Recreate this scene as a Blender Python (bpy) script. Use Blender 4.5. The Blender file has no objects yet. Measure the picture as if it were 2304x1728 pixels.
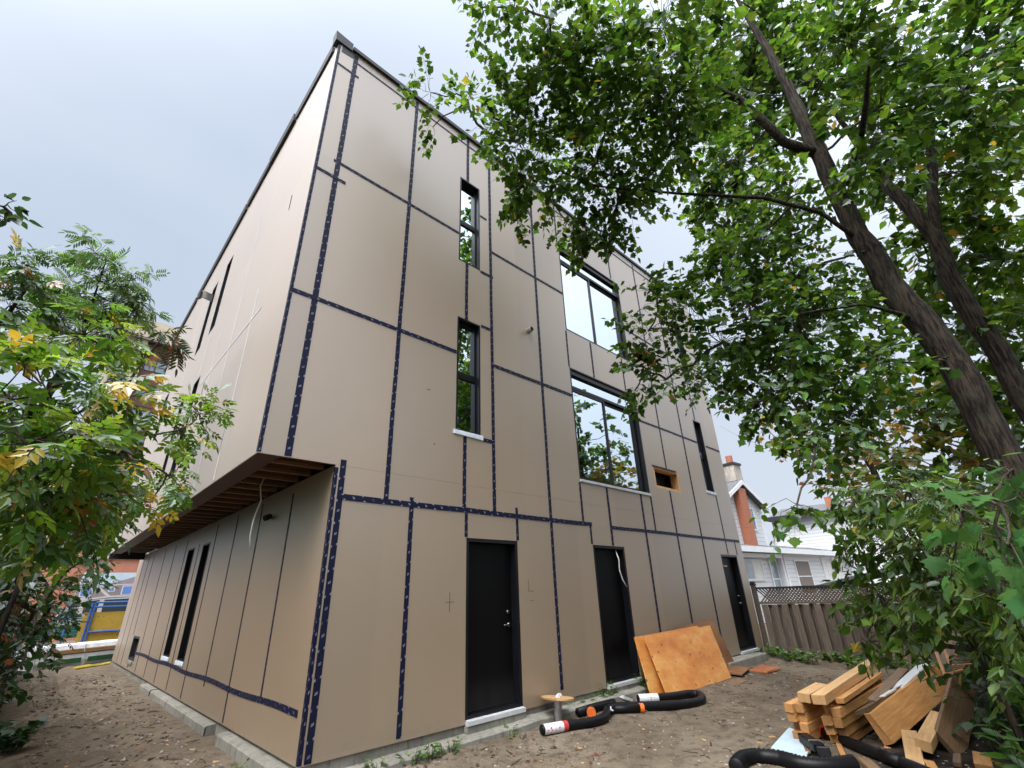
import bpy, math, random
import numpy as np
from mathutils import Vector, Matrix, noise as mnoise
SC = bpy.context.scene
COL = SC.collection
rnd = random.Random(7)
RNG = np.random.default_rng(11)
R_ = math.radians

# ------------------------------------------------------------------ node helpers
def newmat(name):
    m = bpy.data.materials.new(name); m.use_nodes = True
    nt = m.node_tree
    b = nt.nodes['Principled BSDF']
    return m, nt, b
def N(nt, typ, **kw):
    n = nt.nodes.new(typ)
    for k, v in kw.items():
        if k in ('operation', 'blend_type', 'data_type', 'feature', 'attribute_name', 'noise_dimensions', 'vector_type', 'wave_type', 'bands_direction', 'distance'):
            setattr(n, k, v)
        else:
            n.inputs[k.replace('_', ' ')].default_value = v
    return n
def L(nt, a, b): nt.links.new(a, b)
def math_n(nt, op, a, b=None, c=None):
    n = nt.nodes.new('ShaderNodeMath'); n.operation = op
    for i, v in enumerate((a, b, c)):
        if v is None: continue
        if isinstance(v, (int, float)): n.inputs[i].default_value = v
        else: nt.links.new(v, n.inputs[i])
    return n.outputs[0]
def ramp(nt, fac, stops):
    n = nt.nodes.new('ShaderNodeValToRGB')
    e = n.color_ramp.elements
    while len(e) < len(stops): e.new(0.5)
    for el, (p, c) in zip(e, stops):
        el.position = p; el.color = (*c, 1) if len(c) == 3 else c
    nt.links.new(fac, n.inputs[0])
    return n.outputs[0]
def mixc(nt, fac, a, b, mode='MIX'):
    n = nt.nodes.new('ShaderNodeMix'); n.data_type = 'RGBA'; n.blend_type = mode
    for sock, v in ((n.inputs[0], fac), (n.inputs[6], a), (n.inputs[7], b)):
        if isinstance(v, (int, float)): sock.default_value = v
        elif isinstance(v, tuple): sock.default_value = (*v, 1) if len(v) == 3 else v
        else: nt.links.new(v, sock)
    return n.outputs[2]
def coords(nt, kind='Object', scale=(1, 1, 1)):
    t = nt.nodes.new('ShaderNodeTexCoord')
    m = nt.nodes.new('ShaderNodeMapping'); m.inputs['Scale'].default_value = scale
    nt.links.new(t.outputs[kind], m.inputs[0])
    return m.outputs[0]
def noise(nt, vec, scale, detail=4, rough=0.55):
    n = nt.nodes.new('ShaderNodeTexNoise')
    n.inputs['Scale'].default_value = scale; n.inputs['Detail'].default_value = detail; n.inputs['Roughness'].default_value = rough
    nt.links.new(vec, n.inputs['Vector'])
    return n.outputs['Fac']
def bump(nt, b, h, strength=0.3, dist=0.02):
    n = nt.nodes.new('ShaderNodeBump'); n.inputs['Strength'].default_value = strength; n.inputs['Distance'].default_value = dist
    nt.links.new(h, n.inputs['Height']); nt.links.new(n.outputs[0], b.inputs['Normal'])

def simple(name, col, rough=0.6, var=0.15, scale=6, spec=0.5, metal=0.0, bmp=0.0, stretch=(1, 1, 1)):
    m, nt, b = newmat(name)
    v = coords(nt, 'Object', stretch)
    f = noise(nt, v, scale, 5)
    c0 = tuple(max(0, x * (1 - var)) for x in col); c1 = tuple(x * (1 + var) for x in col)
    L(nt, ramp(nt, f, [(0.3, c0), (0.7, c1)]), b.inputs['Base Color'])
    b.inputs['Roughness'].default_value = rough
    b.inputs['Specular IOR Level'].default_value = spec
    b.inputs['Metallic'].default_value = metal
    if bmp: bump(nt, b, noise(nt, v, scale * 4, 6), bmp, 0.01)
    return m

def mat_sheathing():
    m, nt, b = newmat('sheathing')
    v = coords(nt, 'Object')
    big = noise(nt, v, 0.55, 3)
    fine = noise(nt, coords(nt, 'Object', (26, 26, 1.2)), 3.0, 4)
    flake = noise(nt, v, 30, 4, 0.65)
    c = ramp(nt, big, [(0.3, (0.248, 0.162, 0.082)), (0.7, (0.274, 0.183, 0.098))])
    c = mixc(nt, math_n(nt, 'MULTIPLY', fine, 0.22), c, (0.28, 0.215, 0.155))
    c = mixc(nt, math_n(nt, 'MULTIPLY', ramp(nt, flake, [(0.55, (0, 0, 0)), (0.75, (1, 1, 1))]), 0.12), c, (0.22, 0.17, 0.125))
    # every sheet has a slightly different tone
    sp_ = nt.nodes.new('ShaderNodeSeparateXYZ'); L(nt, v, sp_.inputs[0])
    cb = nt.nodes.new('ShaderNodeCombineXYZ')
    L(nt, math_n(nt, 'FLOOR', math_n(nt, 'DIVIDE', math_n(nt, 'ADD', sp_.outputs[0], 0.91), 1.22)), cb.inputs[0])
    L(nt, math_n(nt, 'FLOOR', math_n(nt, 'DIVIDE', math_n(nt, 'ADD', sp_.outputs[1], -0.06), 1.22)), cb.inputs[1])
    L(nt, math_n(nt, 'FLOOR', math_n(nt, 'DIVIDE', math_n(nt, 'ADD', sp_.outputs[2], -0.34), 2.435)), cb.inputs[2])
    wn = nt.nodes.new('ShaderNodeTexWhiteNoise'); L(nt, cb.outputs[0], wn.inputs[0])
    hv = nt.nodes.new('ShaderNodeHueSaturation'); L(nt, math_n(nt, 'MULTIPLY_ADD', wn.outputs['Value'], 0.20, 0.90), hv.inputs['Value']); L(nt, c, hv.inputs['Color'])
    c = hv.outputs[0]
    # mud splashed on the lowest boards
    ms = math_n(nt, 'MULTIPLY', ramp(nt, math_n(nt, 'MULTIPLY_ADD', noise(nt, v, 9, 6, 0.7), 0.9, math_n(nt, 'MULTIPLY', sp_.outputs[2], -0.9)), [(.10, (0, 0, 0)), (.30, (1, 1, 1))]), 0.55)
    c = mixc(nt, ms, c, (0.16, 0.115, 0.075))
    # scuffs and faint water stains
    st = noise(nt, coords(nt, 'Object', (3.2, 3.2, 0.5)), 1.4, 5, 0.6)
    c = mixc(nt, math_n(nt, 'MULTIPLY', ramp(nt, st, [(0.58, (0, 0, 0)), (0.78, (1, 1, 1))]), 0.12), c, (0.20, 0.14, 0.09))
    sc = noise(nt, coords(nt, 'Object', (9, 9, 3)), 2.3, 6, 0.7)
    c = mixc(nt, math_n(nt, 'MULTIPLY', ramp(nt, sc, [(0.70, (0, 0, 0)), (0.78, (1, 1, 1))]), 0.16), c, (0.15, 0.11, 0.08))
    L(nt, c, b.inputs['Base Color'])
    L(nt, math_n(nt, 'MULTIPLY_ADD', fine, 0.10, 0.36), b.inputs['Roughness'])
    b.inputs['Specular IOR Level'].default_value = 1.0
    b.inputs['Coat Weight'].default_value = 1.0; b.inputs['Coat Roughness'].default_value = 0.55; b.inputs['Coat IOR'].default_value = 2.4
    bump(nt, b, math_n(nt, 'ADD', fine, math_n(nt, 'MULTIPLY', flake, 0.6)), 0.06, 0.004)
    return m

def mat_tape(name, base, mark, sheen=0.45):
    m, nt, b = newmat(name)
    uv = nt.nodes.new('ShaderNodeUVMap').outputs[0]
    s = nt.nodes.new('ShaderNodeSeparateXYZ'); nt.links.new(uv, s.inputs[0])
    fr = math_n(nt, 'FRACT', math_n(nt, 'DIVIDE', math_n(nt, 'ADD', s.outputs[0], math_n(nt, 'MULTIPLY', s.outputs[1], 0.035)), 0.25))
    d1 = math_n(nt, 'LESS_THAN', math_n(nt, 'ABSOLUTE', math_n(nt, 'SUBTRACT', fr, 0.3)), 0.042)
    w1 = math_n(nt, 'LESS_THAN', math_n(nt, 'ABSOLUTE', math_n(nt, 'SUBTRACT', s.outputs[1], 0.5)), 0.20)
    gap = math_n(nt, 'GREATER_THAN', math_n(nt, 'ABSOLUTE', math_n(nt, 'SUBTRACT', fr, 0.3)), 0.014)
    d2 = math_n(nt, 'LESS_THAN', math_n(nt, 'ABSOLUTE', math_n(nt, 'SUBTRACT', fr, 0.8)), 0.045)
    w2 = math_n(nt, 'GREATER_THAN', math_n(nt, 'ABSOLUTE', math_n(nt, 'SUBTRACT', s.outputs[1], 0.5)), 0.30)
    k = math_n(nt, 'MAXIMUM', math_n(nt, 'MULTIPLY', math_n(nt, 'MULTIPLY', d1, w1), gap), math_n(nt, 'MULTIPLY', d2, w2))
    wear = noise(nt, coords(nt, 'Object'), 3.1, 3)
    k = math_n(nt, 'MULTIPLY', k, ramp(nt, wear, [(.36, (.25, .25, .25)), (.56, (1, 1, 1))]))
    f = noise(nt, coords(nt, 'Object'), 9, 4)
    c = mixc(nt, math_n(nt, 'MULTIPLY', f, 0.5), base, tuple(min(1, x * 1.9 + 0.004) for x in base))
    c = mixc(nt, math_n(nt, 'MULTIPLY', k, 0.85), c, mark)
    L(nt, c, b.inputs['Base Color'])
    L(nt, math_n(nt, 'MULTIPLY_ADD', f, .5, sheen - .2), b.inputs['Roughness'])
    b.inputs['Specular IOR Level'].default_value = 0.2
    bump(nt, b, noise(nt, coords(nt, 'Object'), 14, 4), 0.5, 0.008)
    return m

def mat_concrete(name='concrete', col=(0.25, 0.24, 0.205)):
    m, nt, b = newmat(name)
    v = coords(nt, 'Object')
    a = noise(nt, v, 2.5, 6, 0.65); d = noise(nt, v, 28, 5, 0.7)
    c = ramp(nt, a, [(0.3, tuple(x * .62 for x in col)), (0.55, col), (0.75, tuple(min(1, x * 1.25) for x in col))])
    st = noise(nt, coords(nt, 'Object', (9, 9, 1.0)), 2.0, 4, 0.6)
    c = mixc(nt, math_n(nt, 'MULTIPLY', ramp(nt, st, [(0.52, (0, 0, 0)), (0.7, (1, 1, 1))]), 0.75), c, (0.11, 0.095, 0.075))
    c = mixc(nt, math_n(nt, 'MULTIPLY', ramp(nt, d, [(0.58, (0, 0, 0)), (0.72, (1, 1, 1))]), 0.5), c, (0.10, 0.09, 0.075))
    L(nt, c, b.inputs['Base Color']); b.inputs['Roughness'].default_value = 0.9
    bump(nt, b, math_n(nt, 'ADD', a, d), 0.5, 0.015)
    return m

def mat_wood(name, c0, c1, grain=(1, 14, 14), rough=0.6, knots=0.5, ends=None):
    m, nt, b = newmat(name)
    oi = nt.nodes.new('ShaderNodeObjectInfo')
    v = coords(nt, 'Object', grain)
    add = nt.nodes.new('ShaderNodeVectorMath'); add.operation = 'ADD'
    L(nt, v, add.inputs[0])
    cmb = nt.nodes.new('ShaderNodeCombineXYZ')
    for i in range(3): L(nt, math_n(nt, 'MULTIPLY', oi.outputs['Random'], 37.0 + i * 11), cmb.inputs[i])
    L(nt, cmb.outputs[0], add.inputs[1])
    g = noise(nt, add.outputs[0], 3.0, 5, 0.6)
    k = noise(nt, coords(nt, 'Object', (3, 6, 6)), 2.4, 2)
    c = ramp(nt, g, [(0.3, c0), (0.7, c1)])
    dark = tuple(x * .35 for x in c0)
    c = mixc(nt, math_n(nt, 'MULTIPLY', ramp(nt, k, [(0.66, (0, 0, 0)), (0.76, (1, 1, 1))]), knots), c, dark)
    # each board its own tone
    if grain[0] == 1:   # darker, rougher end grain
        tc = nt.nodes.new('ShaderNodeTexCoord'); s = nt.nodes.new('ShaderNodeSeparateXYZ'); L(nt, tc.outputs['Normal'], s.inputs[0])
        e = math_n(nt, 'GREATER_THAN', math_n(nt, 'ABSOLUTE', s.outputs[0]), 0.8)
        rg = nt.nodes.new('ShaderNodeTexWave'); rg.wave_type = 'RINGS'; rg.rings_direction = 'X'; rg.inputs['Scale'].default_value = 26; rg.inputs['Distortion'].default_value = 2.5
        L(nt, add.outputs[0], rg.inputs['Vector']); rg.inputs['Scale'].default_value = 3.2
        c = mixc(nt, math_n(nt, 'MULTIPLY', e, 0.62), c, mixc(nt, rg.outputs['Fac'], tuple(x * .30 for x in c0), tuple(x * .75 for x in c0)))
    hs = nt.nodes.new('ShaderNodeHueSaturation')
    L(nt, math_n(nt, 'MULTIPLY_ADD', oi.outputs['Random'], 0.5, 0.75), hs.inputs['Value'])
    L(nt, c, hs.inputs['Color'])
    L(nt, hs.outputs[0], b.inputs['Base Color'])
    b.inputs['Roughness'].default_value = rough
    bump(nt, b, g, 0.25, 0.004)
    return m

def mat_plywood(name, c_a, c_b, c_c):
    m, nt, b = newmat(name)
    v = coords(nt, 'Object')
    g = noise(nt, coords(nt, 'Object', (1.5, 12, 12)), 2.2, 5, 0.6)
    z = noise(nt, coords(nt, 'Object', (0.9, 1.6, 1.6)), 1.7, 5, 0.62)
    c = ramp(nt, z, [(0.32, c_a), (0.5, c_b), (0.68, c_c)])
    c = mixc(nt, math_n(nt, 'MULTIPLY', g, 0.4), c, tuple(x * 0.62 for x in c_a))
    vo = nt.nodes.new('ShaderNodeTexVoronoi'); vo.inputs['Scale'].default_value = 6.5
    L(nt, v, vo.inputs['Vector'])
    sp = ramp(nt, vo.outputs['Distance'], [(0.10, (1, 1, 1)), (0.18, (0, 0, 0))])
    pick = math_n(nt, 'GREATER_THAN', noise(nt, v, 5.0, 2), 0.5)
    c = mixc(nt, math_n(nt, 'MULTIPLY', math_n(nt, 'MULTIPLY', sp, pick), 0.85), c, (0.035, 0.018, 0.010))
    mud = noise(nt, v, 16, 5, 0.7)
    c = mixc(nt, math_n(nt, 'MULTIPLY', ramp(nt, mud, [(0.60, (0, 0, 0)), (0.72, (1, 1, 1))]), 0.6), c, (0.14, 0.06, 0.022))
    L(nt, c, b.inputs['Base Color']); b.inputs['Roughness'].default_value = 0.55
    bump(nt, b, g, 0.2, 0.003)
    return m

def mat_soil():
    m, nt, b = newmat('soil')
    v = coords(nt, 'Object')
    a = noise(nt, v, 0.8, 6, 0.6); d = noise(nt, v, 7, 7, 0.68); e = noise(nt, v, 38, 4, 0.65)
    c = ramp(nt, a, [(0.30, (0.098, 0.076, 0.053)), (0.52, (0.150, 0.121, 0.088)), (0.72, (0.205, 0.170, 0.129))])
    c = mixc(nt, ramp(nt, d, [(0.36, (1, 1, 1)), (0.52, (0, 0, 0))]), c, (0.085, 0.064, 0.047))
    c = mixc(nt, math_n(nt, 'MULTIPLY', ramp(nt, e, [(0.60, (0, 0, 0)), (0.70, (1, 1, 1))]), 0.55), c, (0.26, 0.22, 0.17))
    c = mixc(nt, math_n(nt, 'MULTIPLY', ramp(nt, e, [(0.30, (1, 1, 1)), (0.40, (0, 0, 0))]), 0.6), c, (0.040, 0.030, 0.022))
    # leaf-mould patch: reddish litter in places
    rl = noise(nt, coords(nt, 'Object', (1, 1, 1)), 2.6, 6, 0.75)
    c = mixc(nt, math_n(nt, 'MULTIPLY', ramp(nt, rl, [(0.58, (0, 0, 0)), (0.70, (1, 1, 1))]), 0.5), c, (0.12, 0.055, 0.030))
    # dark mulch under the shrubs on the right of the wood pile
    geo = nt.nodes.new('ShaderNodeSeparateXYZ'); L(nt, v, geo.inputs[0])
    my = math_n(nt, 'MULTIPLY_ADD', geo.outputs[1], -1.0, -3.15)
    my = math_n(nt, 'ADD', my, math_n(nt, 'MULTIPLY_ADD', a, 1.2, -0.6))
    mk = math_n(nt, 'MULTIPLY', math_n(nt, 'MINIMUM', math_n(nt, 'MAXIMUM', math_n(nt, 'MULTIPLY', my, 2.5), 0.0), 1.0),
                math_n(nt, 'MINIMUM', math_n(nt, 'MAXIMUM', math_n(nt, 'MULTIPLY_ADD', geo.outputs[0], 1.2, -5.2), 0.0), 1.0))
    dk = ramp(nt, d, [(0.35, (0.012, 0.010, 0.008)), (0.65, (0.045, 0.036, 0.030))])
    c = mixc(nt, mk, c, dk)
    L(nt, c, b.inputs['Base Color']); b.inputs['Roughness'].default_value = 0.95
    b.inputs['Specular IOR Level'].default_value = 0.15
    h = math_n(nt, 'ADD', math_n(nt, 'MULTIPLY', d, 1.3), math_n(nt, 'MULTIPLY', e, 0.45))
    bump(nt, b, h, 0.7, 0.03)
    return m

def mat_bark(name='bark', c0=(0.006, 0.0045, 0.0035), c1=(0.046, 0.034, 0.024)):
    m, nt, b = newmat(name)
    a = noise(nt, coords(nt, 'Object', (20, 20, 2.6)), 1.5, 6, 0.62)
    d = noise(nt, coords(nt, 'Object'), 3.5, 3)
    c = ramp(nt, a, [(0.42, c0), (0.60, c1)])
    c = mixc(nt, math_n(nt, 'MULTIPLY', ramp(nt, d, [(0.5, (0, 0, 0)), (0.7, (1, 1, 1))]), 0.35), c, (0.060, 0.066, 0.045))
    L(nt, c, b.inputs['Base Color']); b.inputs['Roughness'].default_value = 0.92
    b.inputs['Specular IOR Level'].default_value = 0.2
    bump(nt, b, a, 1.0, 0.05)
    return m

def mat_leaf(name, gloss=0.10, trans=0.5):
    m, nt, b = newmat(name)
    nt.nodes.remove(b)
    out = nt.nodes['Material Output']
    at = nt.nodes.new('ShaderNodeAttribute'); at.attribute_name = 'tint'
    hs = nt.nodes.new('ShaderNodeHueSaturation'); hs.inputs['Value'].default_value = 1.6; hs.inputs['Saturation'].default_value = 1.05; hs.inputs['Hue'].default_value = 0.48
    L(nt, at.outputs['Color'], hs.inputs['Color'])
    df = nt.nodes.new('ShaderNodeBsdfDiffuse'); L(nt, at.outputs['Color'], df.inputs['Color'])
    tr = nt.nodes.new('ShaderNodeBsdfTranslucent'); L(nt, hs.outputs[0], tr.inputs['Color'])
    mx = nt.nodes.new('ShaderNodeMixShader'); mx.inputs[0].default_value = trans
    L(nt, df.outputs[0], mx.inputs[1]); L(nt, tr.outputs[0], mx.inputs[2])
    gl = nt.nodes.new('ShaderNodeBsdfGlossy'); gl.inputs['Roughness'].default_value = 0.5; gl.inputs['Color'].default_value = (0.9, 0.95, 1, 1)
    fr = nt.nodes.new('ShaderNodeFresnel'); fr.inputs['IOR'].default_value = 1.38
    m2 = nt.nodes.new('ShaderNodeMixShader')
    L(nt, math_n(nt, 'MULTIPLY', fr.outputs[0], gloss * 0.95), m2.inputs[0])
    L(nt, mx.outputs[0], m2.inputs[1]); L(nt, gl.outputs[0], m2.inputs[2])
    L(nt, m2.outputs[0], out.inputs['Surface'])
    return m

def mat_glass(name='window_glass', inner=0.55):
    m, nt, b = newmat(name)
    nt.nodes.remove(b)
    out = nt.nodes['Material Output']
    tr = nt.nodes.new('ShaderNodeBsdfTransparent'); tr.inputs[0].default_value = (inner, inner * 1.03, inner, 1)
    gl = nt.nodes.new('ShaderNodeBsdfGlossy'); gl.inputs['Roughness'].default_value = 0.015; gl.inputs['Color'].default_value = (0.84, 0.93, 1, 1)
    v = coords(nt, 'Object')
    bp = nt.nodes.new('ShaderNodeBump'); bp.inputs['Strength'].default_value = 0.05; bp.inputs['Distance'].default_value = 0.02
    L(nt, noise(nt, v, 1.6, 2), bp.inputs['Height']); L(nt, bp.outputs[0], gl.inputs['Normal'])
    fr = nt.nodes.new('ShaderNodeFresnel'); fr.inputs['IOR'].default_value = 1.9
    f = math_n(nt, 'MINIMUM', math_n(nt, 'MULTIPLY_ADD', fr.outputs[0], 0.78, 0.01), 1.0)
    mx = nt.nodes.new('ShaderNodeMixShader'); L(nt, f, mx.inputs[0])
    L(nt, tr.outputs[0], mx.inputs[1]); L(nt, gl.outputs[0], mx.inputs[2])
    L(nt, mx.outputs[0], out.inputs['Surface'])
    return m

def mat_brick(name, c1, c2, mortar, scale=1.0, stretch=1.0):
    m, nt, b = newmat(name)
    t = nt.nodes.new('ShaderNodeTexCoord')
    s = nt.nodes.new('ShaderNodeSeparateXYZ'); L(nt, t.outputs['Object'], s.inputs[0])
    cm = nt.nodes.new('ShaderNodeCombineXYZ')
    L(nt, math_n(nt, 'ADD', s.outputs[0], s.outputs[1]), cm.inputs[0]); L(nt, s.outputs[2], cm.inputs[1])
    br = nt.nodes.new('ShaderNodeTexBrick')
    br.inputs['Color1'].default_value = (*c1, 1); br.inputs['Color2'].default_value = (*c2, 1); br.inputs['Mortar'].default_value = (*mortar, 1)
    br.inputs['Scale'].default_value = 1.0; br.inputs['Mortar Size'].default_value = 0.012
    br.inputs['Brick Width'].default_value = 0.22 * scale; br.inputs['Row Height'].default_value = 0.075 * scale
    L(nt, cm.outputs[0], br.inputs['Vector'])
    n = noise(nt, coords(nt, 'Object'), 0.8, 4)
    c = mixc(nt, math_n(nt, 'MULTIPLY', n, 0.35), br.outputs['Color'], tuple(x * .5 for x in c1))
    L(nt, c, b.inputs['Base Color']); b.inputs['Roughness'].default_value = 0.9
    return m

def mat_siding(name, col, pitch=0.2):
    m, nt, b = newmat(name)
    t = nt.nodes.new('ShaderNodeTexCoord')
    s = nt.nodes.new('ShaderNodeSeparateXYZ'); L(nt, t.outputs['Object'], s.inputs[0])
    fr = math_n(nt, 'FRACT', math_n(nt, 'DIVIDE', s.outputs[2], pitch))
    ln = ramp(nt, fr, [(0.0, (0.32, 0.32, 0.32)), (0.07, (0.5, 0.5, 0.5)), (0.10, (1, 1, 1))])
    n = noise(nt, coords(nt, 'Object'), 1.2, 5)
    c = mixc(nt, math_n(nt, 'MULTIPLY', n, 0.25), col, tuple(x * .72 for x in col))
    c = mixc(nt, 1.0, c, ln, 'MULTIPLY')
    L(nt, c, b.inputs['Base Color']); b.inputs['Roughness'].default_value = 0.55
    bump(nt, b, fr, 0.5, 0.02)
    return m

# ------------------------------------------------------------------ mesh helpers
class MB:
    def __init__(s): s.v = []; s.f = []; s.uv = {}
    def quad(s, a, b, c, d, uv=None):
        i = len(s.v); s.v += [a, b, c, d]; s.f.append((i, i + 1, i + 2, i + 3))
        if uv: s.uv[len(s.f) - 1] = uv
    def box(s, x0, x1, y0, y1, z0, z1):
        i = len(s.v)
        s.v += [(x, y, z) for z in (z0, z1) for y in (y0, y1) for x in (x0, x1)]
        for q in ((0, 2, 3, 1), (4, 5, 7, 6), (0, 1, 5, 4), (2, 6, 7, 3), (0, 4, 6, 2), (1, 3, 7, 5)):
            s.f.append(tuple(i + k for k in q))
    def obox(s, M, sx, sy, sz, jit=0.0):
        i = len(s.v)
        for z in (-.5, .5):
            for y in (-.5, .5):
                for x in (-.5, .5):
                    p = M @ Vector((x * sx, y * sy, z * sz))
                    if jit: p += Vector((rnd.uniform(-jit, jit), rnd.uniform(-jit, jit), rnd.uniform(-jit, jit)))
                    s.v.append(tuple(p))
        for q in ((0, 2, 3, 1), (4, 5, 7, 6), (0, 1, 5, 4), (2, 6, 7, 3), (0, 4, 6, 2), (1, 3, 7, 5)):
            s.f.append(tuple(i + k for k in q))
    def prism(s, pts, d):
        """pts: closed planar 3D polygon, d: extrusion vector"""
        i = len(s.v); n = len(pts); d = Vector(d)
        s.v += [tuple(p) for p in pts] + [tuple(Vector(p) + d) for p in pts]
        s.f.append(tuple(range(i + n - 1, i - 1, -1))); s.f.append(tuple(range(i + n, i + 2 * n)))
        for k in range(n):
            j = (k + 1) % n
            s.f.append((i + k, i + j, i + n + j, i + n + k))
    def tube(s, path, radii, n=8, cap=True, wob=0.0, ridge=None):
        path = [Vector(p) for p in path]
        if isinstance(radii, (int, float)): radii = [radii] * len(path)
        up = Vector((0, 0, 1)); base = len(s.v); prev = None
        for k, p in enumerate(path):
            t = (path[min(k + 1, len(path) - 1)] - path[max(k - 1, 0)]).normalized()
            if prev is None:
                a = t.cross(up)
                if a.length < 1e-3: a = t.cross(Vector((1, 0, 0)))
            else:
                a = prev - t * prev.dot(t)
            a.normalize(); prev = a; b = t.cross(a)
            for j in range(n):
                th = 2 * math.pi * j / n
                r = radii[k] * (1 + (rnd.uniform(-wob, wob) if wob else 0))
                s.v.append(tuple(p + (a * math.cos(th) + b * math.sin(th)) * r))
        for k in range(len(path) - 1):
            for j in range(n):
                j2 = (j + 1) % n
                s.f.append((base + k * n + j, base + k * n + j2, base + (k + 1) * n + j2, base + (k + 1) * n + j))
        if cap:
            s.f.append(tuple(base + j for j in range(n - 1, -1, -1)))
            s.f.append(tuple(base + (len(path) - 1) * n + j for j in range(n)))
    def build(s, name, mat, parent=None, smooth=False, bevel=0.0):
        me = bpy.data.meshes.new(name); me.from_pydata(s.v, [], s.f)
        if s.uv:
            lay = me.uv_layers.new(name='UVMap')
            for fi, uv in s.uv.items():
                for li, c in zip(me.polygons[fi].loop_indices, uv): lay.data[li].uv = c
        me.materials.append(mat); me.validate(); me.update()
        if smooth:
            me.polygons.foreach_set('use_smooth', [True] * len(me.polygons))
        o = bpy.data.objects.new(name, me); COL.objects.link(o)
        if bevel:
            md = o.modifiers.new('bevel', 'BEVEL'); md.width = bevel; md.segments = 2; md.limit_method = 'ANGLE'
        if parent is not None:
            o.parent = parent
            if parent.parent is None and parent.type == 'EMPTY':
                o.matrix_parent_inverse = Matrix.Translation(-Vector(parent.location))
        return o
def tag(o, label, cat, group=None, kind=None):
    o['label'] = label; o['category'] = cat
    if group: o['group'] = group
    if kind: o['kind'] = kind
    return o
def empty(name, loc, label, cat, group=None):
    o = bpy.data.objects.new(name, None); COL.objects.link(o); o.location = loc; o.empty_display_size = 0.2
    return tag(o, label, cat, group)
def one(fn, name, mat, parent=None, **kw):
    b = MB(); fn(b); return b.build(name, mat, parent, **kw)
def box_obj(name, mat, parent, x0, x1, y0, y1, z0, z1, bevel=0.0):
    b = MB(); b.box(x0, x1, y0, y1, z0, z1); return b.build(name, mat, parent, bevel=bevel)

def wall_mesh(b, u0, u1, v0, v1, holes, fr, bk):
    """slab with rectangular openings; fr(u,v)/bk(u,v) give front / back points"""
    us = sorted({u0, u1, *[h[0] for h in holes], *[h[1] for h in holes]})
    vs = sorted({v0, v1, *[h[2] for h in holes], *[h[3] for h in holes]})
    def inside(a, c):
        return any(h[0] < a < h[1] and h[2] < c < h[3] for h in holes)
    for i in range(len(us) - 1):
        for j in range(len(vs) - 1):
            a0, a1, c0, c1 = us[i], us[i + 1], vs[j], vs[j + 1]
            if inside((a0 + a1) / 2, (c0 + c1) / 2): continue
            b.quad(fr(a0, c0), fr(a1, c0), fr(a1, c1), fr(a0, c1))
            b.quad(bk(a1, c0), bk(a0, c0), bk(a0, c1), bk(a1, c1))
    for (a0, a1, c0, c1) in [(u0, u1, v0, v1)] + list(holes):
        b.quad(fr(a0, c0), bk(a0, c0), bk(a1, c0), fr(a1, c0)); b.quad(fr(a0, c1), fr(a1, c1), bk(a1, c1), bk(a0, c1))
        b.quad(fr(a0, c0), fr(a0, c1), bk(a0, c1), bk(a0, c0)); b.quad(fr(a1, c0), bk(a1, c0), bk(a1, c1), fr(a1, c1))

# ------------------------------------------------------------------ materials
M_SH = mat_sheathing()
M_TAPE = mat_tape('navy_tape', (0.0045, 0.006, 0.024), (0.34, 0.35, 0.40), 0.42)
M_GLARE = mat_tape('sky_glare_tape', (0.43, 0.43, 0.44), (0.36, 0.36, 0.38), 0.35)  # sky glare on the seams, put into the tape colour
M_CON = mat_concrete()
M_BLACK = simple('black_frame', (0.006, 0.0065, 0.009), 0.36, 0.2, 5, 0.35)
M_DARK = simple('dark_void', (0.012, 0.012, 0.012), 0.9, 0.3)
M_DOOR = simple('black_door_paint', (0.006, 0.006, 0.007), 0.5, 0.4, 3, 0.3)
M_METAL = simple('brushed_metal', (0.16, 0.16, 0.17), 0.3, 0.1, 20, 0.5, 1.0)
M_SILL = simple('aluminium_sill', (0.62, 0.64, 0.66), 0.42, 0.12, 8, 0.5, 0.3)
M_MEMB = simple('blue_white_membrane', (0.62, 0.68, 0.76), 0.5, 0.2, 9)
M_FLASH = simple('dark_flashing', (0.016, 0.017, 0.020), 0.5, 0.4, 3)
M_GLASS = mat_glass()
M_RIM = simple('maroon_rim_board', (0.060, 0.018, 0.014), 0.6, 0.3, 4)
M_JOIST = mat_wood('joist_timber', (0.11, 0.055, 0.025), (0.19, 0.10, 0.048))
M_LUM = mat_wood('new_lumber', (0.36, 0.165, 0.050), (0.56, 0.30, 0.110), knots=0.7)
M_LUMP = mat_wood('pale_lumber', (0.46, 0.255, 0.100), (0.64, 0.41, 0.195), knots=0.5)
M_OLD = mat_wood('weathered_board', (0.12, 0.070, 0.035), (0.22, 0.135, 0.070))
M_FENCE = mat_wood('weathered_fence', (0.070, 0.052, 0.040), (0.150, 0.118, 0.092), (14, 14, 1.0), 0.85, 0.4)
M_PLY = mat_plywood('orange_plywood', (0.50, 0.165, 0.034), (0.66, 0.265, 0.060), (0.76, 0.44, 0.14))
M_PLYD = mat_plywood('brown_plywood', (0.15, 0.058, 0.020), (0.22, 0.095, 0.032), (0.30, 0.14, 0.050))
M_PIPE = simple('black_plastic', (0.005, 0.005, 0.006), 0.45, 0.3, 8, 0.2)
M_ORANGE = simple('orange_cap', (0.62, 0.13, 0.020), 0.45, 0.15)
M_RED = simple('red_cap', (0.50, 0.040, 0.020), 0.45, 0.15)
M_WHITEP = simple('white_label', (0.62, 0.63, 0.66), 0.5, 0.12, 14)
M_REDP = simple('red_print', (0.42, 0.035, 0.040), 0.5, 0.2, 14)
M_GALV = simple('galvanised_steel', (0.42, 0.42, 0.42), 0.38, 0.25, 12, 0.5, 0.8)
M_SOIL = mat_soil()
M_BARK = mat_bark()
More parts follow.
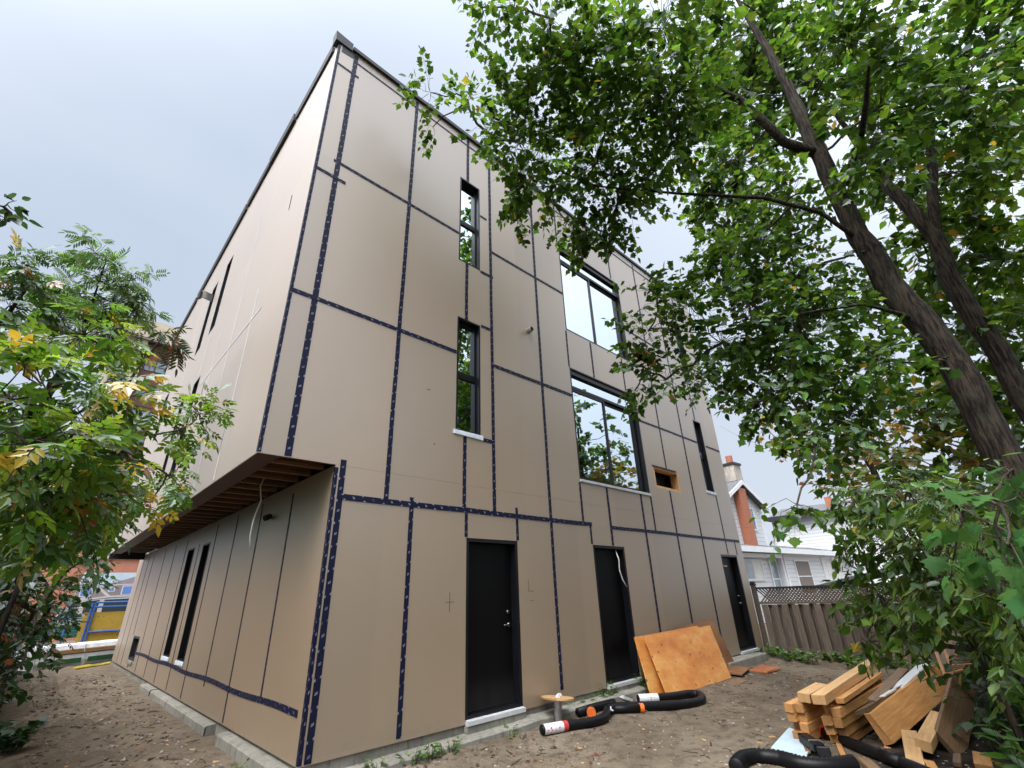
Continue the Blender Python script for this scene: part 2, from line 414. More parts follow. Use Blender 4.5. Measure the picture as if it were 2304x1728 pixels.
M_TWIG = mat_bark('twig_bark', (0.035, 0.030, 0.022), (0.100, 0.085, 0.062))
M_LEAF = mat_leaf('leaf')
M_WHITE = simple('white_paint', (0.64, 0.66, 0.68), 0.5, 0.08)
M_SIDING = mat_siding('white_siding', (0.60, 0.62, 0.64))
M_SHINGLE = simple('grey_shingles', (0.10, 0.105, 0.115), 0.9, 0.35, 14)
M_BRICKO = mat_brick('orange_brick', (0.42, 0.110, 0.042), (0.34, 0.085, 0.034), (0.30, 0.19, 0.14))
M_BRICKS = mat_brick('salmon_brick', (0.52, 0.200, 0.125), (0.46, 0.165, 0.100), (0.46, 0.26, 0.19), 1.2)
M_BRICKR = mat_brick('maroon_brick', (0.150, 0.058, 0.050), (0.125, 0.048, 0.042), (0.16, 0.10, 0.09), 2.0)
M_BEIGE = simple('beige_stucco', (0.48, 0.42, 0.31), 0.85, 0.08)
M_PANE = simple('far_window_glass', (0.16, 0.20, 0.24), 0.06, 0.3, 1, 0.9)
M_CURT = simple('curtain', (0.62, 0.62, 0.60), 0.8, 0.1)
M_BLIND = simple('brown_blind', (0.16, 0.135, 0.12), 0.7, 0.1)
M_STUCCO = mat_concrete('chimney_render', (0.40, 0.36, 0.31))
M_BLUE = simple('blue_powder_coat', (0.025, 0.090, 0.30), 0.4, 0.15)
M_YEL = mat_plywood('yellow_board', (0.36, 0.235, 0.028), (0.44, 0.29, 0.036), (0.48, 0.33, 0.055))
M_WRAP = simple('white_wrap', (0.66, 0.68, 0.70), 0.35, 0.18, 6, 0.5, 0.0, 0.4)
M_GREENP = simple('green_print', (0.018, 0.120, 0.055), 0.45, 0.25, 8)
M_SHEET = simple('pale_blue_sheet', (0.42, 0.54, 0.62), 0.45, 0.15, 6)
M_STONE = simple('pebble', (0.27, 0.25, 0.22), 0.9, 0.3, 5)
M_CHIP = simple('wood_chip', (0.40, 0.22, 0.085), 0.8, 0.4, 3)
M_WIRE = simple('white_cable', (0.62, 0.60, 0.55), 0.5, 0.1)
M_PLASTIC = simple('green_poly_sheet', (0.10, 0.135, 0.105), 0.28, 0.3, 5, 0.6)
M_RUST = mat_plywood('rusty_board', (0.30, 0.085, 0.030), (0.40, 0.13, 0.045), (0.46, 0.18, 0.070))
def flat(name, c): return simple(name, c, 0.55, 0.06)

# ------------------------------------------------------------------ the new building
# X runs along the front wall, Y into the plot, Z up.  Front face at Y = 0.
RX = 0.854                    # the ground floor's side wall stands back this far
XE, YE, ZT, ZS, ZB = 11.98, 13.1, 10.26, 3.13, 0.30
BLD = empty('apartment_building', (RX, 0, 0), 'three storey building under construction in tan sheathing boards with navy seam tape', 'building')
DOORS = [(2.79, 3.76, ZB, 2.41), (5.59, 6.55, ZB, 2.43), (10.63, 11.58, ZB, 2.41)]
NARROW = [(2.57, 3.05, 7.06, 9.06), (2.57, 3.05, 3.91, 5.89), (10.62, 11.05, 7.13, 9.11), (10.61, 11.05, 3.94, 5.90)]
WIDE = [(5.40, 7.77, 6.74, 9.05), (5.40, 7.78, 3.55, 5.85)]
VENTS = [(8.10, 9.18, 6.92, 7.40), (8.08, 9.20, 3.74, 4.22)]
def front():
    b = MB()
    fr = lambda u, v: (u, 0.0, v); bk = lambda u, v: (u, 0.014, v)
    hs = NARROW + WIDE + VENTS
    wall_mesh(b, 0.0, XE, ZS, ZT, [h for h in hs], fr, bk)
    b2 = MB()
    wall_mesh(b2, RX, XE, ZB, ZS - 0.002, [(a, c, d - 0.0, e) for a, c, d, e in DOORS], fr, bk)
    o = b.build('upper_front_wall', M_SH, BLD)
    o2 = b2.build('lower_front_wall', M_SH, BLD)
front()
SWIN = [(5.20, 5.72, 7.12, 9.05), (6.50, 7.02, 7.12, 9.04), (5.24, 5.80, 3.98, 5.96), (6.58, 7.06, 3.98, 5.96), (10.1, 10.75, 5.9, 7.25)]
LWIN = [(5.28, 5.84, 0.80, 2.77), (6.52, 7.12, 0.80, 2.78)]
LVENT = [(10.35, 11.35, 0.50, 1.03)]
def sides():
    b = MB()
    wall_mesh(b, 0.016, YE, ZS, ZT, SWIN, lambda u, v: (0.0, u, v), lambda u, v: (0.014, u, v))
    b.build('upper_side_wall', M_SH, BLD)
    b = MB()
    wall_mesh(b, 0.016, 14.2, ZB, ZS - 0.002, LWIN + LVENT, lambda u, v: (RX, u, v), lambda u, v: (RX + 0.014, u, v))
    b.build('lower_side_wall', M_SH, BLD)
    box_obj('right_wall', M_SH, BLD, XE - 0.14, XE, 0.016, 14.0, ZB, ZT)
    box_obj('rear_wall', M_SH, BLD, RX + 0.142, XE - 0.142, 13.9, 14.2, ZB, 3.3)
    box_obj('rear_wall', M_SH, BLD, 0.002, XE - 0.142, YE + 0.002, YE + 0.15, 3.31, ZT)
    box_obj('roof', M_FLASH, BLD, 0.016, XE - 0.142, 0.016, YE, ZT - 0.25, ZT - 0.05)
    box_obj('floor_deck', M_JOIST, BLD, 0.016, XE - 0.142, 0.018, YE - 0.002, 3.40, 3.46)
    box_obj('floor_deck', M_JOIST, BLD, 0.016, XE - 0.142, 0.018, YE - 0.002, 6.30, 6.42)
    box_obj('light_block_wall', M_DARK, BLD, 0.30, XE - 0.2, 2.6, 2.7, 3.47, ZT - 0.3)  # dark inner walls added to keep the rooms dark
    box_obj('light_block_wall', M_DARK, BLD, RX + 0.2, XE - 0.2, 2.6, 2.7, 0.3, 3.3)
    box_obj('floor_slab', M_CON, BLD, RX + 0.15, XE - 0.15, 0.17, 13.8, 0.18, 0.295)
    # concrete foundation and the ledge of the footing in front of it
    b = MB(); b.box(RX + 0.03, XE - 0.02, 0.03, 14.17, -0.5, ZB - 0.003); b.build('foundation', M_CON, BLD)
    b = MB()
    xs = [0.80 + i * 0.14 for i in range(41)]
    for k in range(len(xs) - 1):
        j0 = 0.015 * mnoise.noise(Vector((xs[k] * 3, 0, 0))); j1 = 0.015 * mnoise.noise(Vector((xs[k + 1] * 3, 0, 0)))
        t0 = 0.185 + 0.004 * k * .25 + j0; t1 = 0.185 + 0.004 * (k + 1) * .25 + j1
        y0, y1 = -0.19 + j0, -0.19 + j1
        a, c = xs[k], xs[k + 1]
        b.quad((a, y0 + .02, t0), (c, y1 + .02, t1), (c, 0.028, t1 + .015), (a, 0.028, t0 + .015))
        b.quad((a, y0, t0 - .02), (c, y1, t1 - .02), (c, y1 + .02, t1), (a, y0 + .02, t0))
        b.quad((a, y0, -.4), (c, y1, -.4), (c, y1, t1 - .02), (a, y0, t0 - .02))
    b.quad((xs[0], -.19, -.4), (xs[0], .028, -.4), (xs[0], .028, .2), (xs[0], -.17, .185))
    b.quad((xs[-1], -.19, -.4), (xs[-1], .028, -.4), (xs[-1], .028, .235), (xs[-1], -.17, .225))
    b.build('footing_ledge', M_CON, BLD)
    b = MB()
    b.obox(Matrix.Translation((10.25, -0.17, 0.10)) @ Matrix.Rotation(R_(-1), 4, 'Z'), 1.95, 0.34, 0.36, 0.01)
    b.build('door_step', M_CON, BLD, bevel=0.02)
    # concrete ledge along the side, broken by a gap
    for y0, y1 in ((0.12, 2.28), (2.84, 6.9), (7.02, 8.1)):
        b = MB(); n = max(4, int((y1 - y0) / .16))
        ys = [y0 + (y1 - y0) * i / n for i in range(n + 1)]
        pr = []
        for y in ys:
            j = 0.007 * mnoise.noise(Vector((0, y * 4, 3)))
            pr.append([(RX + .03, y, .262 + j), (RX - .085 + j, y, .258 + j), (RX - .102 + j, y, .238 + j), (RX - .11 + j, y, -.4)])
        for k in range(n):
            for q in range(3): b.quad(pr[k][q], pr[k][q + 1], pr[k + 1][q + 1], pr[k + 1][q])
        for e in (0, n):
            p = pr[e]; b.quad(p[0], p[1], p[3], (RX + .03, ys[e], -.4)) if e else b.quad((RX + .03, ys[e], -.4), p[3], p[1], p[0])
        b.build('side_ledge', M_CON, BLD)
sides()

# overhang underside: rim board, joists, end beam, loose cable
def soffit():
    b = MB(); b.box(0.016, 0.25, 0.018, YE, ZS + .004, ZS + .25); b.build('rim_board', M_RIM, BLD)
    b = MB(); b.box(0.252, RX - .005, 0.018, .07, ZS + .004, ZS + .25); b.build('rim_board', M_RIM, BLD)
    y = 0.36; j0 = None
    while y < YE - .2:
        if j0 is None:
            b = MB(); b.box(0.254, RX - .004, y - .03, y + .03, ZS + .012, ZS + .05); b.box(0.254, RX - .004, y - .006, y + .006, ZS + .05, ZS + .262)
            j0 = b.build('joist', M_JOIST, BLD); ybase = y
        else:
            o = j0.copy(); COL.objects.link(o); o.location = (0, y - ybase, rnd.uniform(-.004, .006))
        y += 0.406
    for k in range(4):
        b = MB()
        yy = .56 + k * .406
        b.tube([(.42, yy - .17, ZS + .05), (.62, yy + .17, ZS + .22)], .018, 4)
        b.build('bridging', M_JOIST, BLD)
    box_obj('end_beam', M_FLASH, BLD, .01, RX - .006, YE + .155, YE + .30, ZS - .13, ZS + .12)
    b = MB()
    P = [(.56, 1.55, 3.30), (.50, 1.50, 3.10), (.53, 1.46, 2.9), (.47, 1.40, 2.66), (.46, 1.38, 2.45), (.49, 1.36, 2.28)]
    b.tube(P, .011, 6); b.build('cable', M_WIRE, BLD, smooth=True)
soffit()

# dark flashing along the roof edge, in overlapping lengths
def caps():
    y = -0.03
    for n, (y0, y1, z, dx) in enumerate(((-.03, 0.12, 10.44, .03), (.20, 1.86, 10.36, .0), (1.90, 3.30, 10.39, .02), (3.32, 4.86, 10.36, .01), (4.95, 9.8, 10.38, .01), (9.95, 13.2, 10.36, .01))):
        b = MB(); b.prism([(-.035 - dx, y0, ZT - .03), (-.05 - dx, y0, z), (.22, y0, z - .03), (.22, y0, ZT - .03)], (0, y1 - y0, .0))
        b.build('roof_flashing', M_FLASH, BLD)
    b = MB()
    b.prism([(.23, -.05, ZT - .005), (.23, -.05, ZT + .075), (.23, .16, ZT + .075), (.23, .16, ZT - .005)], (4.4, 0, 0)); b.build('roof_flashing', M_FLASH, BLD)
    b = MB()
    b.prism([(4.65, -.04, ZT - .005), (4.65, -.045, ZT + .06), (4.65, .16, ZT + .06), (4.65, .16, ZT - .005)], (XE - 4.63, 0, 0)); b.build('roof_flashing', M_FLASH, BLD)
    b = MB(); b.quad((.06, -.006, 10.06), (.27, -.006, 10.10), (.27, -.006, 10.25), (.06, -.006, 10.22)); b.build('corner_patch', M_FLASH, BLD)
caps()

# seam tape
TW = 0.062
def strip(pts, w, normal, mat, name='seam_tape', lift=.004):
    """ribbon along a polyline lying on a wall, UV in metres along / 0..1 across, with real thickness"""
    nv = Vector(normal); b = MB(); d = 0.0
    off = rnd.random() * 3
    P = [Vector(p) for p in pts]
    for k in range(len(P) - 1):
        t = (P[k + 1] - P[k]); ln = t.length; t.normalize(); s = nv.cross(t) * (w / 2)
        h = nv * lift
        a, c = P[k] - s + h, P[k] + s + h; e, f = P[k + 1] + s + h, P[k + 1] - s + h
        b.quad(tuple(a), tuple(f), tuple(e), tuple(c), ((off + d, 0), (off + d + ln, 0), (off + d + ln, 1), (off + d, 1)))
        for (p, q) in ((a, f), (e, c)):
            b.quad(tuple(p), tuple(p - h * .9), tuple(q - h * .9), tuple(q), ((0, .25),) * 4)
        d += ln
    return b.build(name, mat, BLD)
def wavy(p0, p1, amp, n=None):
    p0, p1 = Vector(p0), Vector(p1)
    n = n or max(2, int((p1 - p0).length / .45)); out = []
    sd = rnd.random() * 50
    for i in range(n + 1):
        t = i / n; p = p0.lerp(p1, t)
        k = mnoise.noise(Vector((sd, t * (p1 - p0).length * 1.2, 0))) * amp
        dd = (p1 - p0).normalized()
        p += Vector((dd.z, 0, dd.x)) * k if abs(dd.y) < .5 else Vector((0, 0, k))
        out.append(tuple(p))
    return out
VT = [(.31, 3.14, 10.22, .075), (.945, .31, 3.20, .07), (1.53, 2.76, 10.22, 0), (1.90, .33, 2.86, 0), (2.75, 9.06, 10.22, 0), (2.75, 5.89, 7.06, 0), (2.745, 2.76, 3.86, 0), (2.785, 2.42, 2.80, .05),
      (3.31, 2.80, 10.22, 0), (3.765, 2.42, 2.90, .05), (4.54, .42, 10.22, 0), (5.385, 2.76, 3.50, .05), (5.395, 5.86, 6.70, .045), (5.36, 9.06, 10.2, .045), (5.575, 2.44, 2.76, .045), (6.20, 2.44, 3.50, 0), (6.22, 5.86, 6.72, .05),
      (7.39, .8, 3.52, 0), (7.41, 5.87, 6.72, .045), (7.47, 9.08, 10.2, .045), (7.78, 2.74, 3.50, .05), (8.66, .4, 3.72, 0), (8.68, 4.24, 6.9, .05), (8.72, 7.42, 10.2, .05), (9.82, .4, 10.2, 0), (11.08, 2.42, 3.93, .05),
      (10.75, 5.92, 7.12, .05), (10.9, 9.12, 10.2, .05), (11.62, 2.42, 2.80, .045)]
for i, (x, z0, z1, w) in enumerate(VT):
    strip(wavy((x, 0, z0), (x, 0, z1), .006), w or TW, (0, -1, 0), M_TAPE, lift=.004 + .0007 * (i % 3))
HT = [(10.05, .34, 5.3, .035), (9.725, .03, .40, .04), (7.33, .03, .46, .05), (7.645, .24, 2.56, .05), (7.645, 3.33, 5.39, .05), (7.67, 7.79, 10.5, .045), (7.67, 11.2, 11.9, .045), (5.215, .03, 2.56, .06), (5.22, 3.33, 5.39, .06), (5.24, 7.79, 10.6, .05), (5.22, 11.1, 11.95, .05),
      (2.775, .93, 5.62, .068), (2.765, 6.2, 11.93, .062), (7.05, 3.06, 3.36, .05), (5.90, 3.07, 3.31, .05), (3.87, 3.10, 3.34, .06), (8.38, 3.06, 3.22, .04), (10.05, 5.4, 11.9, .035)]
for i, (z, x0, x1, w) in enumerate(HT):
    strip(wavy((x0, 0, z), (x1, 0, z), .010), w, (0, -1, 0), M_TAPE, lift=.006 + .0007 * (i % 3))
# corner strips
strip([(.018, 0, ZS + .01), (.018, 0, ZT)], .035, (0, -1, 0), M_TAPE, lift=.003)
strip([(0, .018, ZT), (0, .018, ZS + .01)], .035, (-1, 0, 0), M_TAPE, lift=.003)
strip([(RX + .018, 0, .31), (RX + .018, 0, ZS - .03)], .036, (0, -1, 0), M_TAPE, lift=.003)
strip([(RX, .018, ZS - .03), (RX, .018, .31)], .036, (-1, 0, 0), M_TAPE, lift=.003)
# ground floor side wall
for y, z0, z1 in ((1.25, .68, 3.0), (2.49, .32, 3.05), (3.72, .60, 3.05), (4.97, .32, 3.05), (6.18, .32, 2.8), (7.4, .32, 3.0), (8.62, .32, 3.0), (9.85, .32, 3.0), (11.07, .34, .5), (11.5, 1.05, 3.0), (12.3, .32, 3.0), (13.2, .32, 3.0)):
    strip([(RX, y, z1), (RX, y, z0)], .042, (-1, 0, 0), M_TAPE)
strip([(RX, y, .69 + .012 * math.sin(y * 2.2)) for y in [10.3 - i * .35 for i in range(30)]], .06, (-1, 0, 0), M_TAPE, lift=.006)
# upper side wall: seam strips with the grazing sky glare put into their pale colour
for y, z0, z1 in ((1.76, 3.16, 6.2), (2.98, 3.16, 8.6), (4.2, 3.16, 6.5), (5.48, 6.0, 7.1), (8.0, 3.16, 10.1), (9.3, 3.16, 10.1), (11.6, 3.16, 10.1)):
    strip([(0, y, z1), (0, y, z0)], .036, (-1, 0, 0), M_GLARE)
strip([(0, 1.3, 5.60), (0, 5.0, 5.66)], .030, (-1, 0, 0), M_GLARE, lift=.006)
for y, z0, z1 in ((1.75, 3.55, 3.9), (2.99, 4.6, 4.9), (.9, 7.2, 7.5), (4.5, 5.3, 5.55)):
    strip([(0, y + .03, z1), (0, y + .03, z0)], .022, (-1, 0, 0), M_FLASH, name='dark_mark', lift=.0055)  # short dark marks beside the strips

# pencil crosses left on the boards
def pencil():
    b = MB()
    for x, z, w, h, cx in ((2.53, 1.62, .14, .22, 1), (3.95, 1.72, .11, .16, 0)):
        b.box(x - (w / 2 if cx else 0), x + (w / 2 if cx else w), -.0025, -.0005, z - .0035, z + .0035)
        b.box(x - .0035, x + .0035, -.0032, -.0005, z - (h / 2 if cx else 0), z + (h / 2 if cx else h))
    b.box(3.97, 4.06, -.0025, -.0005, 1.59, 1.595); b.box(2.2, 2.22, -.003, -.0005, 3.62, 3.64); b.box(2.05, 2.10, -.003, -.0005, 4.42, 4.432)
    b.build('pencil_marks', flat('pencil', (.10, .085, .08)), BLD)
pencil()

def frame_ring(b, u0, u1, v0, v1, w, d0, d1, P):
    """rectangular frame; P(u, v, d) -> point"""
    for (a0, a1, c0, c1) in ((u0, u0 + w, v0, v1), (u1 - w, u1, v0, v1), (u0 + w, u1 - w, v0, v0 + w), (u0 + w, u1 - w, v1 - w, v1)):
        pts = [P(a0, c0, d0), P(a1, c0, d0), P(a1, c1, d0), P(a0, c1, d0)]
        dv = Vector(P(a0, c0, d1)) - Vector(P(a0, c0, d0))
        b.prism(pts, dv)
def window(h, P, kind, deep=.085):
    u0, u1, v0, v1 = h
    b = MB(); frame_ring(b, u0 + .002, u1 - .002, v0 + .002, v1 - .002, .028, -.003, .15, P)
    win = b.build('window', M_BLACK, BLD)
    a0, a1, c0, c1 = u0 + .031, u1 - .031, v0 + .031, v1 - .031
    panes = []
    if kind == 'narrow':
        zm = (c0 + c1) / 2 - .02
        b = MB(); frame_ring(b, a0, a1, zm + .028, c1, .030, deep, deep + .05, P); b.build('sash', M_BLACK, win)
        b = MB(); frame_ring(b, a0, a1, c0, zm - .028, .030, deep - .015, deep + .035, P); b.build('sash', M_BLACK, win)
        b = MB(); b.prism([P(a0, zm - .026, deep - .02), P(a1, zm - .026, deep - .02), P(a1, zm + .026, deep - .02), P(a0, zm + .026, deep - .02)], Vector(P(0, 0, .06)) - Vector(P(0, 0, 0)))
        b.build('meeting_rail', M_BLACK, win)
        panes = [(a0 + .03, a1 - .03, zm + .058, c1 - .03, deep + .03), (a0 + .03, a1 - .03, c0 + .03, zm - .058, deep + .015)]
    elif kind == 'wide':
        zt = c1 - .40; um = (a0 + a1) / 2 - .06
        b = MB(); b.prism([P(a0, zt, deep - .045), P(a1, zt, deep - .045), P(a1, zt + .055, deep - .045), P(a0, zt + .055, deep - .045)], Vector(P(0, 0, .09)) - Vector(P(0, 0, 0)))
        b.prism([P(a0, c1 - .10, deep - .06), P(a1, c1 - .10, deep - .06), P(a1, c1, deep - .06), P(a0, c1, deep - .06)], Vector(P(0, 0, .1)) - Vector(P(0, 0, 0)))
        b.build('transom', M_BLACK, win)
        b = MB(); frame_ring(b, um + .03, a1, c0, zt - .002, .055, deep + .01, deep + .05, P); b.build('sash', M_BLACK, win)
        b = MB(); frame_ring(b, a0, um + .03, c0, zt - .002, .045, deep - .035, deep + .005, P); b.build('sash', M_BLACK, win)
        panes = [(a0 + .045, um - .015, c0 + .045, zt - .047, deep - .01), (um + .085, a1 - .055, c0 + .055, zt - .057, deep + .03), (a0, a1, zt + .057, c1 - .102, deep)]
    else:
        b = MB(); frame_ring(b, a0, a1, c0, c1, .035, deep, deep + .04, P); b.build('sash', M_BLACK, win)
        panes = [(a0 + .035, a1 - .035, c0 + .035, c1 - .035, deep + .02)]
    for (p0, p1, q0, q1, d) in panes:
        b = MB(); b.prism([P(p0, q0, d), P(p1, q0, d), P(p1, q1, d), P(p0, q1, d)], Vector(P(0, 0, .008)) - Vector(P(0, 0, 0)))
        b.build('pane', M_GLASS, win)
    return win
PF = lambda u, v, d: (u, d, v)
PS = lambda u, v, d: (d, u, v)
PL = lambda u, v, d: (RX + d, u, v)
wins = [window(h, PF, 'narrow') for h in NARROW]
wide = [window(h, PF, 'wide') for h in WIDE]
swin = [window(h, PS, 'narrow', .07) for h in SWIN[:4]] + [window(SWIN[4], PS, 'single')]
lwin = [window(h, PL, 'single') for h in LWIN]
def sill(win, h, P, mat, ext=.05, dz=.05, out=.02):
    b = MB(); b.prism([P(h[0] - ext, h[2] - dz, -out), P(h[1] + ext, h[2] - dz - .01, -out), P(h[1] + ext, h[2] + .008, -out), P(h[0] - ext, h[2] + .012, -out)], Vector(P(0, 0, out - .002)) - Vector(P(0, 0, 0)))
    b.build('sill', mat, win, bevel=.004)
sill(wins[1], NARROW[1], PF, M_MEMB, .04, .055); sill(wins[3], NARROW[3], PF, M_MEMB, .04, .05); sill(wide[1], WIDE[1], PF, M_SILL, .0, .035, .025)
sill(lwin[0], LWIN[0], PL, M_MEMB, .02, .05); sill(lwin[1], LWIN[1], PL, M_MEMB, .02, .05)
for w, h in zip(wins[2:], NARROW[2:]):
    b = MB(); zc = (h[2] + h[3]) / 2; b.box(h[0] - .01, h[0] + .10, -.006, .05, zc - .03, zc + .05); b.build('blue_clip', M_BLUE, w)
# poly sheet hanging and a temporary brace inside the big lower window
def drape():
    b = MB(); n, m = 44, 16; g = []
    for j in range(m + 1):
        row = []
        for i in range(n + 1):
            u = i / n; v = j / m
            x = 5.46 + 2.24 * u; top = 5.0 - .28 * u - .10 * math.sin(u * 3.1)
            z = 3.58 + (top - 3.58) * v
            y = .26 + .05 * math.sin(u * 21 + (1 - v) * 7) * (1 - v * .5) + .03 * math.sin(u * 47 - v * 5) + .10 * (1 - v)
            row.append((x, y, z))
        g.append(row)
    for j in range(m):
        for i in range(n): b.quad(g[j][i], g[j][i + 1], g[j + 1][i + 1], g[j + 1][i])
    b.build('poly_sheet', M_PLASTIC, wide[1], smooth=True)
    b = MB(); b.obox(Matrix.Translation((6.6, .22, 4.78)) @ Matrix.Rotation(R_(7), 4, 'Y'), 2.2, .04, .10); b.build('brace', M_LUMP, wide[1])
drape()
# casement standing open on the side wall
def casement():
    b = MB(); b.obox(Matrix.Translation((-.12, 6.74, 8.66)) @ Matrix.Rotation(R_(14), 4, 'Z'), .24, .025, .20)
    b.build('open_sash', M_GALV, swin[1])
    b = MB(); b.obox(Matrix.Translation((-.26, 6.69, 8.60)) @ Matrix.Rotation(R_(14), 4, 'Z'), .06, .06, .20); b.build('handle', M_FLASH, swin[1])
casement()
# rough openings with their wood blocking
for h in VENTS:
    u0, u1, v0, v1 = h
    b = MB(); frame_ring(b, u0 + .002, u1 - .002, v0 + .002, v1 - .002, .045, .004, .19, PF)
    o = b.build('rough_opening', M_LUMP, BLD)
    b = MB(); b.box(u0 - .02, u1 - .1, -.014, -.001, v1 - .012, v1 + .02); b.build('torn_edge', M_FLASH, o)
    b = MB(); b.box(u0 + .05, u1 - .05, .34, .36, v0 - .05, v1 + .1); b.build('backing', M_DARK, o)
    b = MB(); b.obox(Matrix.Translation((u0 + .36, .27, v0 + .20)) @ Matrix.Rotation(R_(20), 4, 'Y'), .42, .08, .26, .03); b.build('black_bag', M_PIPE, o, bevel=.03)
h = LVENT[0]
b = MB(); frame_ring(b, h[0] + .002, h[1] - .002, h[2] + .002, h[3] - .002, .05, .003, .14, PL); o = b.build('vent_frame', M_FLASH, BLD)
b = MB(); b.prism([PL(h[0] + .05, h[2] + .05, .10), PL(h[1] - .05, h[2] + .05, .10), PL(h[1] - .05, h[3] - .05, .10), PL(h[0] + .05, h[3] - .05, .10)], (.01, 0, 0)); b.build('screen', M_DARK, o)
b = MB(); b.prism([PL(h[0] + .1, h[2] - .06, -.04), PL(h[1] - .1, h[2] - .06, -.04), PL(h[1] - .1, h[2], -.04), PL(h[0] + .1, h[2], -.04)], (.038, 0, 0)); b.build('vent_sill', M_CON, o)
# pipe stub
b = MB()
for k in range(16):
    a0, a1 = 2 * math.pi * k / 16, 2 * math.pi * (k + 1) / 16
    p = lambda a, r, y: (4.24 + r * math.cos(a), y, 6.25 + r * math.sin(a))
    b.quad(p(a0, .055, .0), p(a1, .055, .0), p(a1, .055, -.10), p(a0, .055, -.10)); b.quad(p(a0, .046, -.10), p(a0, .055, -.10), p(a1, .055, -.10), p(a1, .046, -.10)); b.quad(p(a0, .046, -.10), p(a1, .046, -.10), p(a1, .046, .0), p(a0, .046, .0))
o = b.build('pipe_stub', M_GALV, BLD, smooth=False)
b = MB(); b.tube([(4.24, -.004, 6.25), (4.24, -.002, 6.25)], .045, 12); b.build('pipe_mouth', M_DARK, o)

# doors
for i, (u0, u1, v0, v1) in enumerate(DOORS):
    b = MB(); frame_ring(b, u0 + .002, u1 - .002, v0 + .03, v1 - .002, .045, .004, .20, PF); fr_ = b.build('door_frame', M_BLACK, BLD)
    b = MB(); b.box(u0 + .05, u1 - .05, .125, .17, v0 + .08, v1 - .05)
    dm, nt, bs = newmat('pale_foot_black_door'); bs.inputs['Specular IOR Level'].default_value = .16
    s = N(nt, 'ShaderNodeSeparateXYZ'); L(nt, coords(nt, 'Object'), s.inputs[0])
    g = math_n(nt, 'MULTIPLY', ramp(nt, math_n(nt, 'MULTIPLY_ADD', s.outputs[2], 1.6, -.4), [(.0, (1, 1, 1)), (.8, (0, 0, 0))]), math_n(nt, 'MULTIPLY_ADD', noise(nt, coords(nt, 'Object', (9, 9, 1.2)), 2, 5), 1.2, 0.1))
    L(nt, mixc(nt, g, (.0030, .0030, .0034), (.030, .029, .028)), bs.inputs['Base Color']); bs.inputs['Roughness'].default_value = .42  # door colour gets paler towards the bottom
    dr = b.build('door', dm, BLD)
    if i != 1:
        b = MB(); hx = u1 - .13
        b.tube([(hx, .125, 1.30), (hx, .085, 1.30)], .03, 10); b.tube([(hx, .088, 1.30), (hx - .10, .085, 1.30)], .010, 8); b.build('handle', M_METAL, dr, smooth=True)
        b = MB(); b.tube([(hx, .125, 1.46), (hx, .10, 1.46)], .028, 10); b.build('deadbolt', M_METAL, dr, smooth=True)
    b = MB(); b.prism([(u0 + .01, -.06, v0 - .01), (u0 + .01, -.06, v0 + .035), (u0 + .01, .12, v0 + .055), (u0 + .01, .12, v0 - .01)], (u1 - u0 - .02, 0, 0))
    b.build('threshold', M_SILL, fr_)
    b = MB(); b.prism([(u0 + .0, -.045, v0 - .10), (u0, -.045, v0 - .012), (u0, .028, v0 - .012), (u0, .028, v0 - .10)], (u1 - u0, 0, 0)); b.build('sill_block', M_CON, fr_)
b = MB(); b.tube([(6.32, .05, 2.37), (6.30, -.02, 2.2), (6.28, -.02, 2.02), (6.33, -.03, 1.86), (6.40, -.05, 1.74)], .010, 6); b.build('cable', M_WIRE, BLD, smooth=True)
b = MB(); b.box(10.68, 10.86, -.01, .02, 2.13, 2.16); b.build('shim', M_LUMP, BLD)
b = MB(); b.tube([(RX - .10, 1.95, 2.76), (RX - .02, 1.98, 2.80)], .04, 8); b.build('lamp_box', M_FLASH, BLD)

# ------------------------------------------------------------------ ground
def sm(a, b, x):
    t = min(1, max(0, (x - a) / (b - a))); return t * t * (3 - 2 * t)
def gbase(x, y):
    g = 0.045 + 0.085 * sm(-1.7, -.15, y) + 0.004 * max(0, min(y, 16))
    if y > -.2: g += 0.012 * sm(.6, -.6, x)
    return g
def gz(x, y):
    g = gbase(x, y)
    if -6 < x < 14 and -8 < y < 20:
        g += 0.020 * mnoise.noise(Vector((x * 1.3, y * 1.3, 0))) + 0.009 * mnoise.noise(Vector((x * 4.1, y * 4.1, 5))) + 0.005 * mnoise.noise(Vector((x * 10.5, y * 10.5, 9)))
        if y > .3 and x < .7:   # tyre rut along the side passage
            xr = -.06 + .10 * math.sin(y * .5) - .02 * y
            g += -.05 * math.exp(-((x - xr) / .10) ** 2) + .025 * math.exp(-((x - xr - .22) / .12) ** 2) + .02 * math.exp(-((x - xr + .25) / .14) ** 2)
            g += .012 * mnoise.noise(Vector((x * 6, y * 2.2, 21)))
    return g
